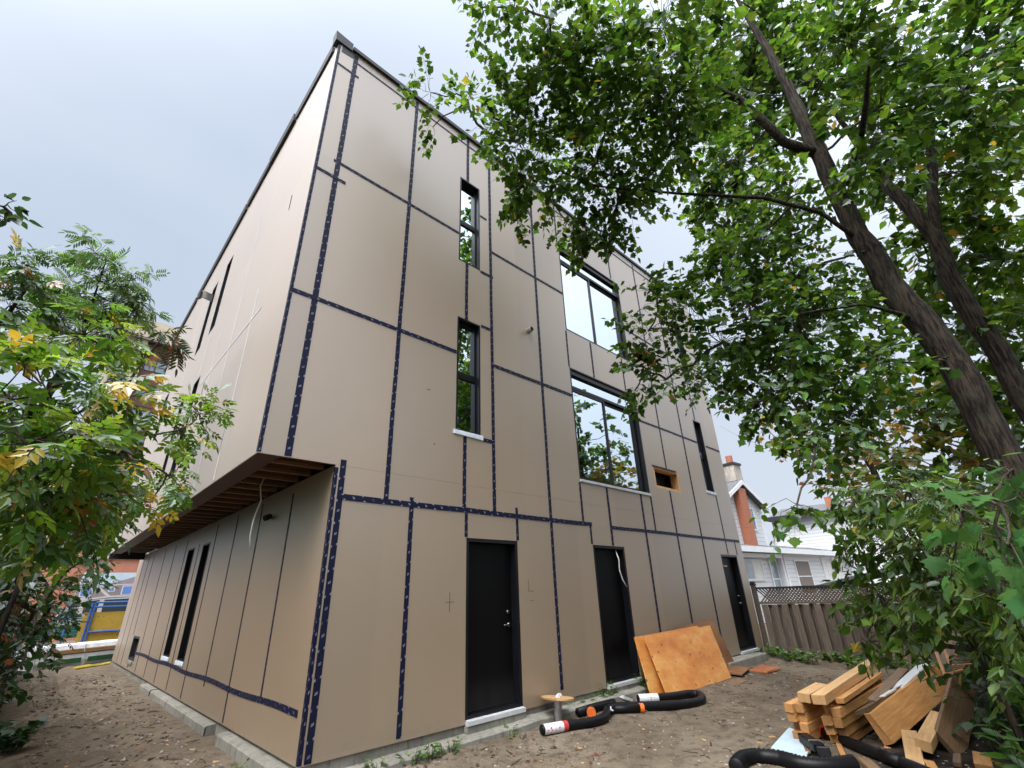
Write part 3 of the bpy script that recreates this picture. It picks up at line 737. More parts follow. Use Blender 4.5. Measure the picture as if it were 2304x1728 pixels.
def ground():
    def axis(lo, f0, f1, hi, fine):
        a = []; v = f0
        while v < f1: a.append(v); v += fine
        st = fine; v = f1
        while v < hi: a.append(v); st *= 1.35; v += st
        a.append(hi); st = fine; v = f0; left = []
        while v > lo:
            st *= 1.35; v -= st; left.append(max(v, lo))
        return left[::-1] + a
    xs = axis(-260, -3.0, 11.5, 300, .062); ys = axis(-220, -5.2, 2.4, 320, .062)
    ys2 = []
    for i, y in enumerate(ys):
        ys2.append(y)
        if i + 1 < len(ys) and 2.4 < y < 18:
            n = int((ys[i + 1] - y) / .16)
            for k in range(1, n + 1): ys2.append(y + (ys[i + 1] - y) * k / (n + 1))
    ys = ys2; nx, ny = len(xs), len(ys)
    V = [(x, y, gz(x, y)) for y in ys for x in xs]
    F = [(j * nx + i, j * nx + i + 1, (j + 1) * nx + i + 1, (j + 1) * nx + i) for j in range(ny - 1) for i in range(nx - 1)]
    me = bpy.data.meshes.new('ground'); me.from_pydata(V, [], F); me.materials.append(M_SOIL)
    me.polygons.foreach_set('use_smooth', [True] * len(F)); me.update()
    o = bpy.data.objects.new('ground', me); COL.objects.link(o); o['kind'] = 'structure'
ground()

def litter():
    """crumbs of soil, wood chips and stones lying on the ground"""
    for name, mat, n, s0, s1, flat_, areas in (
        ('gravel', M_STONE, 1500, .006, .022, .6, ((1.0, 11.5, -4.6, -.25), (-.9, .6, .2, 12))),
        ('wood_chips', M_CHIP, 190, .010, .036, .15, ((1.0, 10.5, -4.2, -.2), (-.6, .6, .2, 6), (4.4, 7.5, -4.6, -2.3))),
        ('soil_clods', M_SOIL, 1100, .008, .030, .6, ((1.0, 11.0, -4.6, -.25), (-.9, .65, .2, 12)))):
        b = MB()
        for k in range(n):
            a = areas[k % len(areas)] if k % 2 else areas[0]
            x = rnd.uniform(a[0], a[1]); y = rnd.uniform(a[2], a[3]); s = rnd.uniform(s0, s1) * (1.6 if rnd.random() < .06 else 1)
            M = Matrix.Translation((x, y, gz(x, y) + s * flat_ * .25)) @ Matrix.Rotation(rnd.uniform(0, 6.28), 4, 'Z') @ Matrix.Rotation(rnd.uniform(-.4, .4), 4, 'X')
            b.obox(M, s * rnd.uniform(.8, 2.2), s, s * flat_, s * .22)
        o = b.build(name, mat); o['kind'] = 'stuff'
        tag(o, {'gravel': 'small grey stones scattered over the bare soil', 'wood_chips': 'pale wood chips and splinters scattered over the soil', 'soil_clods': 'brown crumbs of soil strewn over the bare ground'}[name], {'gravel': 'gravel', 'wood_chips': 'wood chips', 'soil_clods': 'soil'}[name], kind='stuff')
litter()
def sticks():
    b = MB()
    for k in range(210):
        if k % 4 == 0: x, y = rnd.uniform(-.9, .6), rnd.uniform(.3, 9)
        else: x, y = rnd.uniform(1.1, 10.5), rnd.uniform(-4.3, -.25)
        a = rnd.gauss(.5, .9); l = rnd.uniform(.04, .20); z = gz(x, y) + .008
        p0 = (x, y, z); p1 = (x + l * .5 * math.cos(a), y + l * .5 * math.sin(a), gz(x + l * .5 * math.cos(a), y + l * .5 * math.sin(a)) + .012)
        a += rnd.uniform(-.5, .5); p2 = (p1[0] + l * .5 * math.cos(a), p1[1] + l * .5 * math.sin(a), gz(p1[0] + l * .5 * math.cos(a), p1[1] + l * .5 * math.sin(a)) + .007)
        b.tube([p0, p1, p2], [.0045, .004, .002], 4)
    tag(b.build('sticks', M_TWIG), 'thin dark twigs and bark strips lying on the soil', 'twigs', kind='stuff')
sticks()

# ------------------------------------------------------------------ lumber and site debris
def board(name, mat, Lx, W, H, a, b, roll=0, label=None, cat='board', group=None, jit=.002, bev=.004):
    """a board from point a to direction b (its near end centre a, far end centre b), own local X axis along its length"""
    a, b = Vector(a), Vector(b); d = (b - a)
    if Lx is None: Lx = d.length
    d.normalize(); yv = Vector((0, 0, 1)).cross(d).normalized(); zv = d.cross(yv)
    M = Matrix((( d.x, yv.x, zv.x, 0), (d.y, yv.y, zv.y, 0), (d.z, yv.z, zv.z, 0), (0, 0, 0, 1)))
    M = Matrix.Translation(a + d * Lx / 2) @ M @ Matrix.Rotation(R_(roll), 4, 'X')
    mb = MB(); mb.obox(Matrix.Identity(4), Lx, W, H, jit)
    o = mb.build(name, mat, bevel=bev); o.matrix_world = M
    if label: tag(o, label, cat, group)
    return o
def lumber():
    g1, g2 = 'posts in the left stack of new lumber', 'posts in the right stack of new lumber'
    for r in range(4):
        for c in range(2):
            e = rnd.uniform(-.12, .06)
            z = .112 + r * .0905; y = -2.73 - c * .096 + rnd.uniform(-.004, .004)
            board('timber_post', M_LUM, None, .089, .089, (5.52 + e + r * -.01, y, z), (7.95 + e, y - .10, z + .004), rnd.uniform(-1.5, 1.5), 'new square timber post in the tidy stack nearest the bare path', 'timber', g1)
    for r in range(4):
        for c in range(2):
            e = rnd.uniform(-.14, .06)
            z = .118 + r * .090 - c * .012; y = -3.07 - c * .096 - r * .006
            board('timber_post', M_LUM, None, .089, .086, (5.52 + e, y, z), (7.7 + e, y - .08, z + .006), -7 + rnd.uniform(-2, 2), 'new square timber post in the leaning stack between the tidy stack and grey timber', 'timber', g2)
    board('timber_post', M_LUMP, None, .13, .089, (5.44, -2.90, .495), (6.15, -2.90, .505), 4, 'short pale post lying across the two lumber stacks beside the longer one', 'timber')
    board('timber_post', M_LUMP, None, .135, .092, (5.30, -3.10, .515), (7.9, -3.12, .60), -2, 'long pale post lying on top of the lumber, rising under the leaves', 'timber')
    board('timber_post', M_LUM, None, .089, .05, (5.6, -3.22, .475), (7.6, -3.22, .50), -6, 'reddish board lying flat beside the long pale post', 'timber')
    board('old_timber', M_OLD, None, .11, .13, (6.15, -3.40, .36), (8.1, -3.42, .47), 6, 'grey brown weathered timber wedged beside the new lumber', 'timber')
    board('wide_beam', M_LUM, None, .085, .30, (5.78, -3.46, .215), (8.05, -3.84, .47), -24, 'wide new beam lying on edge with a broken near end', 'beam', jit=.012)
    board('broken_timber', M_OLD, None, .16, .06, (5.80, -3.34, .345), (7.4, -3.58, .45), -20, 'dark splintered timber lying on the back of the wide beam', 'timber', jit=.02)
    board('white_board', M_WHITE, None, .19, .022, (6.9, -3.50, .44), (8.0, -3.68, .60), -18, 'white painted board behind the wide beam', 'board', jit=.008)
    board('white_offcut', M_WHITE, None, .12, .022, (6.35, -3.44, .42), (6.72, -3.50, .46), -18, 'small white offcut behind the wide beam', 'board', jit=.01)
    board('long_plank', M_OLD, None, .30, .05, (6.02, -3.99, .08), (8.65, -4.12, .62), 62, 'long dark plank sloping up behind the wide beam', 'plank')
    for k in range(8):
        board('thin_slat', M_OLD if k % 3 else M_LUM, None, .24, .018, (7.75 + k * .05, -4.02 - k * .028, .56 + k * .026), (9.1 + k * .04, -3.82 - k * .03, .68 + k * .030), -16 + k * 3, 'thin slat in the fanned pile at the top of the wood heap', 'slat', 'fanned pile of thin slats', jit=.006)
    board('timber_block', M_LUMP, None, .13, .10, (5.62, -3.86, .16), (6.82, -3.86, .21), 10, 'short thick block lying in front of the dark plank', 'block')
    board('plank_offcut', M_LUMP, None, .14, .045, (5.18, -3.84, .075), (6.06, -3.68, .17), 0, 'tapered pale plank offcut pointing out of the heap', 'plank')
    board('timber_offcut', M_OLD, None, .06, .04, (5.52, -4.10, .07), (5.80, -4.08, .08), 0, 'small weathered offcut at the foot of the heap in the dark mulch', 'offcut')
    board('timber_offcut', M_LUM, None, .13, .06, (5.52, -4.29, .075), (5.93, -4.25, .08), 4, 'square orange offcut lying alone in the dark mulch', 'offcut')
    board('timber_offcut', M_LUM, None, .08, .04, (5.22, -3.96, .06), (5.42, -3.90, .075), 4, 'little yellow offcut beside the tapered plank', 'offcut')
    board('batten', M_OLD, None, .11, .035, (4.72, -3.66, .065), (5.14, -3.42, .075), 2, 'flat batten lying on the soil below the long black pipe', 'batten')
    board('batten', M_OLD, None, .05, .025, (5.05, -2.95, .07), (5.85, -2.62, .085), 2, 'thin dark batten lying at the foot of the tidy lumber stack', 'batten')
    board('batten', M_LUM, None, .05, .02, (5.0, -3.30, .065), (5.9, -2.98, .075), 2, 'narrow splintered lath between the stacks and the long black pipe', 'batten')
lumber()
def more_debris():
    b = MB(); b.prism([(5.86, -2.50, .075), (4.98, -2.60, .060), (4.88, -2.98, .062), (5.62, -2.86, .078)], (0, 0, .014))
    tag(b.build('insulation_sheet', M_SHEET), 'pale blue sheet lying flat on the soil by the lumber', 'sheet')
    # plywood leaning on the wall
    def sheet(name, mat, P, label, group=None):
        BL, BR, TR, TL = [Vector(p) for p in P]
        n = (BR - BL).cross(TL - BL).normalized()
        b = MB(); b.prism([tuple(p) for p in (BL, BR, TR, TL)], -n * .018)
        tag(b.build(name, mat), label, 'plywood', group)
    sheet('plywood_sheet', M_PLY, [(6.36, -.60, .10), (8.72, -.57, .115), (8.96, -.215, .975), (6.50, -.215, .945)], 'large spotted orange plywood sheet at the front of the leaning sheets')
    sheet('plywood_sheet', M_PLY, [(6.14, -.44, .10), (8.45, -.42, .11), (8.6, -.13, .99), (6.33, -.13, .955)], 'orange plywood sheet half hidden, sticking out on the left of the front sheet')
    sheet('plywood_sheet', M_PLYD, [(7.6, -.37, .10), (8.9, -.36, .11), (9.06, -.09, 1.065), (7.90, -.09, 1.005)], 'brown plywood sheet whose top shows above the front sheet')
    sheet('plywood_sheet', M_PLYD, [(8.6, -.34, .12), (9.62, -.33, .12), (9.46, -.055, 1.06), (8.6, -.055, .98)], 'brown plywood sheet sticking out on the right towards the far door')
    board('broken_board', M_PLYD, None, .32, .03, (8.85, -.55, .165), (9.6, -.40, .20), 6, 'dark brown broken board lying against the concrete step', 'board', jit=.02)
    board('broken_board', M_OLD, None, .20, .02, (8.15, -.80, .10), (8.6, -.82, .11), 3, 'thin brown scrap board on the soil beside the front plywood sheet', 'board', jit=.02)
    board('broken_board', M_RUST, None, .34, .018, (9.55, -.72, .12), (10.4, -.72, .125), 2, 'flat rusty orange board lying in front of the concrete step', 'board', jit=.03)
    # post with a round lid
    e = empty('covered_pipe', (4.16, -.24, gz(4.16, -.24)), 'short steel pipe standing upright with a round plywood lid', 'pipe')
    b = MB(); b.tube([(4.16, -.24, -.1), (4.17, -.24, .385)], .052, 16); b.build('pipe', M_GALV, e, smooth=False)
    b = MB(); b.tube([(4.17, -.24, .388), (4.172, -.24, .408)], .222, 28); b.build('lid', M_LUMP, e)
    b = MB(); b.tube([(4.11, -.30, .405), (4.20, -.22, .412), (4.27, -.20, .411)], .03, 6); b.build('lid_label', M_WHITEP, e)
more_debris()
def corr(path, r, ridge, step, sm_=6):
    """smooth path resampled; radii alternate when ridged"""
    P = [Vector(p) for p in path]
    pts = []
    for i in range(len(P) - 1):
        p0, p1, p2, p3 = P[max(i - 1, 0)], P[i], P[i + 1], P[min(i + 2, len(P) - 1)]
        n = max(2, int((p2 - p1).length / step))
        for k in range(n):
            t = k / n
            pts.append(.5 * ((2 * p1) + (p2 - p0) * t + (2 * p0 - 5 * p1 + 4 * p2 - p3) * t * t + (3 * p1 - p0 - 3 * p2 + p3) * t ** 3))
    pts.append(P[-1])
    return pts, [r * (1 + (ridge if k % 2 else -ridge)) for k in range(len(pts))]
def G_(x, y, r=.055, up=0): return (x, y, gbase(x, y) + r + up)
def pipes():
    e = empty('drain_pipe', (4.3, -.6, .1), 'black bent drain pipe with red and white label and orange cap near the round lid', 'pipe', 'black drain pipes on the soil')
    p, r = corr([G_(3.60, -.47), G_(3.95, -.56), G_(4.33, -.67), G_(4.58, -.66), G_(4.78, -.57), G_(4.95, -.46)], .054, .0, .03)
    b = MB(); b.tube(p, r, 16); b.build('pipe_body', M_PIPE, e, smooth=True)
    p, r = corr([G_(3.62, -.475), G_(3.90, -.545)], .0565, 0, .03)
    b = MB(); b.tube(p, r, 20, cap=False); b.build('paper_label', M_WHITEP, e, smooth=True)
    b = MB(); b.tube([G_(3.89, -.5425), G_(3.955, -.5605)], .0575, 20, cap=False); b.build('red_band', M_REDP, e, smooth=True)
    b = MB()
    for k in range(14):
        th = -1.9 + k * .23; x = 3.66 + (k % 4) * .055
        c = Vector(G_(x, -.472 - (x - 3.62) * .25)) + Vector((.15, -1, 0)).normalized() * .0 + Vector((0, -math.cos(th * .55), math.sin(-th * .35))) * .0572
        b.obox(Matrix.Translation(c) @ Matrix.Rotation(R_(rnd.uniform(-30, 30)), 4, 'Y'), rnd.uniform(.03, .07), .004, rnd.uniform(.010, .022))
    b.build('label_print', M_REDP, e)
    b = MB(); b.tube([G_(4.93, -.47), G_(5.06, -.50)], .066, 16); b.tube([G_(4.98, -.47, .055), G_(4.99, -.47, .055)], .075, 16); b.build('coupling', M_PIPE, e, smooth=False)
    b = MB(); b.tube([G_(5.0, -.49), G_(5.36, -.72)], .052, 16); b.build('branch_pipe', M_PIPE, e, smooth=True)
    b = MB(); b.tube([G_(5.35, -.713), G_(5.40, -.745)], .060, 18); b.build('cap', M_ORANGE, e)
    b = MB(); b.obox(Matrix.Translation((4.93, -.535, .215)) @ Matrix.Rotation(R_(38), 4, 'Z'), .20, .015, .012); b.obox(Matrix.Translation((4.86, -.60, .20)) @ Matrix.Rotation(R_(60), 4, 'Z'), .07, .02, .015); b.build('white_tie', M_WHITEP, e)
    e = empty('drain_pipe', (4.6, -.2, .1), 'straight black drain pipe along the ledge with a round orange end cap', 'pipe', 'black drain pipes on the soil')
    b = MB(); b.tube([G_(5.35, -.28), G_(4.95, -.25), G_(4.55, -.26)], .05, 16); b.build('pipe_body', M_PIPE, e, smooth=True)
    b = MB(); b.tube([G_(4.80, -.30), G_(4.66, -.40)], .053, 16); b.build('branch_pipe', M_PIPE, e, smooth=True)
    b = MB(); b.tube([G_(4.68, -.385), G_(4.64, -.42)], .062, 18); b.build('cap', M_ORANGE, e)
    e = empty('drain_hose', (5.8, -.7, .1), 'black hose folded in a long loop in front of the leaning plywood', 'hose', 'black drain pipes on the soil')
    p, r = corr([G_(5.02, -.38), G_(5.35, -.60), G_(5.75, -.86), G_(6.1, -1.04), G_(6.42, -1.08), G_(6.66, -1.00), G_(6.76, -.88), G_(6.66, -.77), G_(6.38, -.71), G_(6.06, -.58), G_(5.78, -.42)], .058, .015, .022)
    b = MB(); b.tube(p, r, 14); b.build('hose_body', M_PIPE, e, smooth=True)
    p, r = corr([G_(6.06, -.58), G_(5.78, -.42)], .062, 0, .05)
    b = MB(); b.tube(p, r, 16, cap=False); b.build('paper_label', M_WHITEP, e, smooth=True)
    b = MB(); b.obox(Matrix.Translation((5.60, -.33, .19)) @ Matrix.Rotation(R_(20), 4, 'Y'), .24, .10, .02, .02); b.build('torn_paper', M_WHITEP, e)
    # lower right: hose, elbow and the long pipe with a red cap
    e = empty('drain_hose', (4.5, -2.8, .1), 'black ribbed hose curling out of the foreground below the pale blue sheet', 'hose', 'black drain pipes on the soil')
    p, r = corr([G_(4.05, -2.62), G_(4.30, -2.58), G_(4.50, -2.66), G_(4.56, -2.84), G_(4.52, -3.05), G_(4.62, -3.25), G_(4.85, -3.42)], .068, .09, .02)
    b = MB(); b.tube(p, r, 16); b.build('hose_body', M_PIPE, e, smooth=True)
    e = empty('downspout_elbow', (5.1, -3.05, .1), 'black rectangular downspout elbow lying on the pale blue sheet', 'downspout')
    b = MB(); b.obox(Matrix.Translation((5.17, -2.96, .135)) @ Matrix.Rotation(R_(38), 4, 'Z'), .42, .11, .085); b.build('spout_body', M_PIPE, e, bevel=.012)
    b = MB(); b.obox(Matrix.Translation((4.94, -3.14, .13)) @ Matrix.Rotation(R_(20), 4, 'Z') @ Matrix.Rotation(R_(12), 4, 'Y'), .20, .115, .09); b.build('spout_end', M_PIPE, e, bevel=.012)
    b = MB(); b.obox(Matrix.Translation((5.10, -3.02, .137)) @ Matrix.Rotation(R_(38), 4, 'Z'), .02, .116, .091); b.build('collar', M_GALV, e)
    e = empty('drain_pipe', (5.4, -3.3, .1), 'long straight black pipe with a red end cap running along the foot of the lumber', 'pipe', 'black drain pipes on the soil')
    b = MB(); b.tube([G_(5.78, -2.90, .05, .015), G_(5.58, -3.16, .05, .015), G_(5.30, -3.50, .05, .015), G_(5.02, -3.86, .05, .015), G_(4.75, -4.2, .05)], .052, 14); b.build('pipe_body', M_PIPE, e, smooth=True)
    b = MB(); b.tube([G_(5.76, -2.92, .05, .02), G_(5.80, -2.87, .05, .02)], .058, 16); b.build('cap', M_RED, e)
    b = MB(); b.tube([G_(5.24, -3.575, .05, .015), G_(5.10, -3.755, .05, .015)], .060, 14); b.build('coupling', M_PIPE, e, smooth=True)
pipes()

# ------------------------------------------------------------------ wooden fence with lattice top
def fence():
    e = empty('wooden_fence', (12.45, .1, 0), 'weathered board fence with a lattice top behind the bare yard', 'fence')
    fx = lambda y: 12.44 - .06 * (y - .1)
    for y in (.10, -2.3, -4.7):
        x = fx(y)
        p = one(lambda b: b.box(x - .05, x + .05, y - .05, y + .05, -.2, 1.70), 'post', M_FENCE, e)
        one(lambda b: (b.box(x - .065, x + .065, y - .065, y + .065, 1.70, 1.735), b.prism([(x - .05, y - .05, 1.735), (x + .05, y - .05, 1.735), (x + .05, y + .05, 1.735), (x - .05, y + .05, 1.735)], (0, 0, .05))), 'post_cap', M_FLASH, p)
    ya, yb = .05, -5.4
    for z0, z1, nm in ((1.60, 1.645, 'top_rail'), (1.245, 1.30, 'lattice_rail'), (.20, .27, 'bottom_rail')):
        one(lambda b: b.prism([(fx(ya) - .02, ya, z0), (fx(ya) + .06, ya, z0), (fx(ya) + .06, ya, z1), (fx(ya) - .02, ya, z1)], (fx(yb) - fx(ya), yb - ya, 0)), nm, M_FLASH if nm == 'top_rail' else M_FENCE, e)
    # lattice: crossing laths
    b = MB()
    for sgn, off in ((1, 0.0), (-1, .011)):
        y = ya + .4
        while y > yb - .4:
            y0, y1 = y, y - .30 * sgn
            if sgn == 1: pass
            c0 = Vector((fx(y0) + off, y0, 1.30)); c1 = Vector((fx(y1) + off, y1, 1.60))
            if ya > max(y0, y1) and min(y0, y1) > yb:
                d = (c1 - c0).normalized(); s = Vector((1, 0, 0)).cross(d).normalized() * .016
                b.prism([tuple(c0 - s), tuple(c0 + s), tuple(c1 + s), tuple(c1 - s)], (.009, 0, 0))
            y -= .078
    b.build('lattice', M_FENCE, e)
    y = -.02; k = 0
    while y > yb:
        w = .145 + rnd.uniform(-.006, .006); x = fx(y); h = 1.24 + rnd.uniform(-.008, .006)
        front = k % 2 == 0
        xo = x - .045 if front else x + .065
        M = Matrix.Translation((xo, y - w / 2, (h + .05) / 2)) @ Matrix.Rotation(R_(rnd.uniform(-.5, .5)), 4, 'X')
        b = MB(); b.obox(M, .02, w if front else w + .02, h - .05, .002); b.build('board', M_FENCE, e)
        y -= .118; k += 1
fence()

# ------------------------------------------------------------------ white house on the right
def local_root(name, loc, rz, label, cat):
    e = empty(name, loc, label, cat); e.rotation_euler = (0, 0, rz); return e
def lp(b, name, mat, root, **kw):
    o = b.build(name, mat, None, **kw); o.parent = root; return o
def bx(root, name, mat, *a, **kw):
    b = MB(); b.box(*a); return lp(b, name, mat, root, **kw)
def house_window(root, x0, x1, z0, z1, y, mat, mull=(), bars=()):
    b = MB(); P = lambda u, v, d: (u, y + d, v); frame_ring(b, x0 - .07, x1 + .07, z0 - .07, z1 + .07, .07, -.05, .0, P); w = lp(b, 'window', M_WHITE, root)
    b = MB(); b.box(x0, x1, y - .025, y - .003, z0, z1); lp(b, 'pane', mat, w)
    b = MB()
    for m in mull: b.box(m - .03, m + .03, y - .045, y - .026, z0, z1)
    for m in bars: b.box(x0, x1, y - .044, y - .027, m - .025, m + .025)
    if mull or bars: lp(b, 'muntin', M_WHITE, w)
    return w
def white_house():
    h = local_root('white_house', (22, 3.9, 0), math.atan2(-1, 10.5), 'white clapboard house with brick chimney and a low addition behind the fence', 'house')
    # main gabled part
    b = MB(); b.prism([(.4, .9, 0), (4.65, .9, 0), (4.65, .9, 5.60), (2.57, .9, 6.68), (.4, .9, 5.60)], (0, 7, 0)); lp(b, 'wall', M_SIDING, h)
    b = MB()
    b.prism([(2.57, .55, 6.72), (4.85, .55, 5.53), (4.85, .55, 5.65), (2.57, .55, 6.86)], (0, 7.5, 0)); b.prism([(2.57, .55, 6.72), (2.57, .55, 6.86), (.2, .55, 5.63), (.2, .55, 5.51)], (0, 7.5, 0))
    rf = lp(b, 'roof', M_SHINGLE, h)
    b = MB()
    b.prism([(2.57, .50, 6.62), (4.85, .50, 5.43), (4.85, .50, 5.64), (2.57, .50, 6.84)], (0, .045, 0)); b.prism([(2.57, .50, 6.62), (2.57, .50, 6.84), (.2, .50, 5.62), (.2, .50, 5.41)], (0, .045, 0)); lp(b, 'bargeboard', M_WHITE, rf)
    bx(h, 'corner_board', M_WHITE, 4.42, 4.67, .86, 1.1, 3.4, 5.5)
    bx(h, 'chimney_breast', M_BRICKO, 2.02, 2.78, .56, .88, 3.4, 6.40)
    c = bx(h, 'chimney', M_STUCCO, 2.90, 3.65, .95, 1.6, 5.9, 7.85)
    bx(c, 'chimney_crown', M_FLASH, 2.84, 3.71, .89, 1.66, 7.85, 7.97)
    b = MB(); b.tube([(3.25, 1.27, 7.97), (3.25, 1.27, 8.42)], .18, 10); lp(b, 'chimney_pot', M_BRICKO, c)
    bx(c, 'flashing', M_FLASH, 2.87, 3.68, .92, 1.63, 6.3, 6.95)
    house_window(h, 3.38, 3.68, 4.4, 5.45, .89, M_PANE)
    # addition
    bx(h, 'wall', M_SIDING, -1.4, 3.6, .25, .88, 0, 3.14)
    bx(h, 'wall', M_SIDING, 3.6, 14, 0, .88, 0, 3.18)
    b = MB(); b.prism([(-1.6, -.35, 3.33), (-1.6, 1.4, 3.72), (-1.6, 1.4, 3.62), (-1.6, -.35, 3.24)], (16, 0, 0)); lp(b, 'roof', M_SHINGLE, h)
    b = MB(); b.box(-1.6, 14.4, -.42, -.30, 3.10, 3.34); lp(b, 'gutter', M_WHITE, h)
    bx(h, 'soffit', M_WHITE, -1.6, 14.3, -.29, .2, 3.12, 3.17)
    bx(h, 'awning_board', M_WHITE, -.6, 3.6, -.1, .2, 2.90, 3.08)
    house_window(h, .12, 1.85, 1.96, 2.76, .24, M_CURT, (1.0,)); bx(h, 'dark_pane', M_PANE, .2, .9, .20, .214, 2.0, 2.72)
    house_window(h, 2.75, 3.42, 1.3, 2.78, .24, M_PANE, (), (1.95,))
    bx(h, 'corner_board', M_WHITE, 3.58, 3.74, -.03, .2, 0, 3.1)
    b = MB(); b.tube([(3.80, -.06, .1), (3.80, -.06, 3.1)], .05, 8); lp(b, 'downpipe', M_WHITE, h)
    house_window(h, 5.0, 6.65, 1.25, 2.78, -.005, M_BLIND, (), (2.05,))
    house_window(h, 8.5, 9.6, 1.6, 2.95, -.005, M_CURT, (9.05,)); house_window(h, 10.0, 11.1, 1.6, 2.95, -.005, M_CURT, (10.55,))
    # neighbour
    g = local_root('white_house', (34, 6.3, 0), -math.pi / 2, 'plain white sided house end with dark eaves, partly behind the leaves', 'house')
    bx(g, 'wall', M_SIDING, 0, 12, 0, 8, 0, 5.75)
    b = MB(); b.prism([(-.4, -.45, 5.70), (-.4, 4, 6.85), (-.4, 8.4, 5.70)], (13, 0, 0)); lp(b, 'roof', M_SHINGLE, g)
    bx(g, 'eaves_board', M_FLASH, -.4, 12.6, -.52, -.46, 5.62, 5.86)
    b = MB(); b.box(3.0, 3.35, 2.0, 2.4, 6.0, 7.0); lp(b, 'chimney', M_BRICKO, g)
    s = local_root('garden_shed', (16.2, -.25, 0), R_(-90), 'dark roofed garden shed just behind the lattice fence', 'shed')
    bx(s, 'wall', M_SIDING, .1, 3.4, .1, 3, 0, 1.60)
    b = MB(); b.prism([(-.1, 0, 1.60), (1.9, 0, 2.02), (3.7, 0, 1.66), (3.7, 0, 1.58), (1.9, 0, 1.92), (-.1, 0, 1.54)], (0, 3.2, 0)); lp(b, 'roof', M_SHINGLE, s)
white_house()

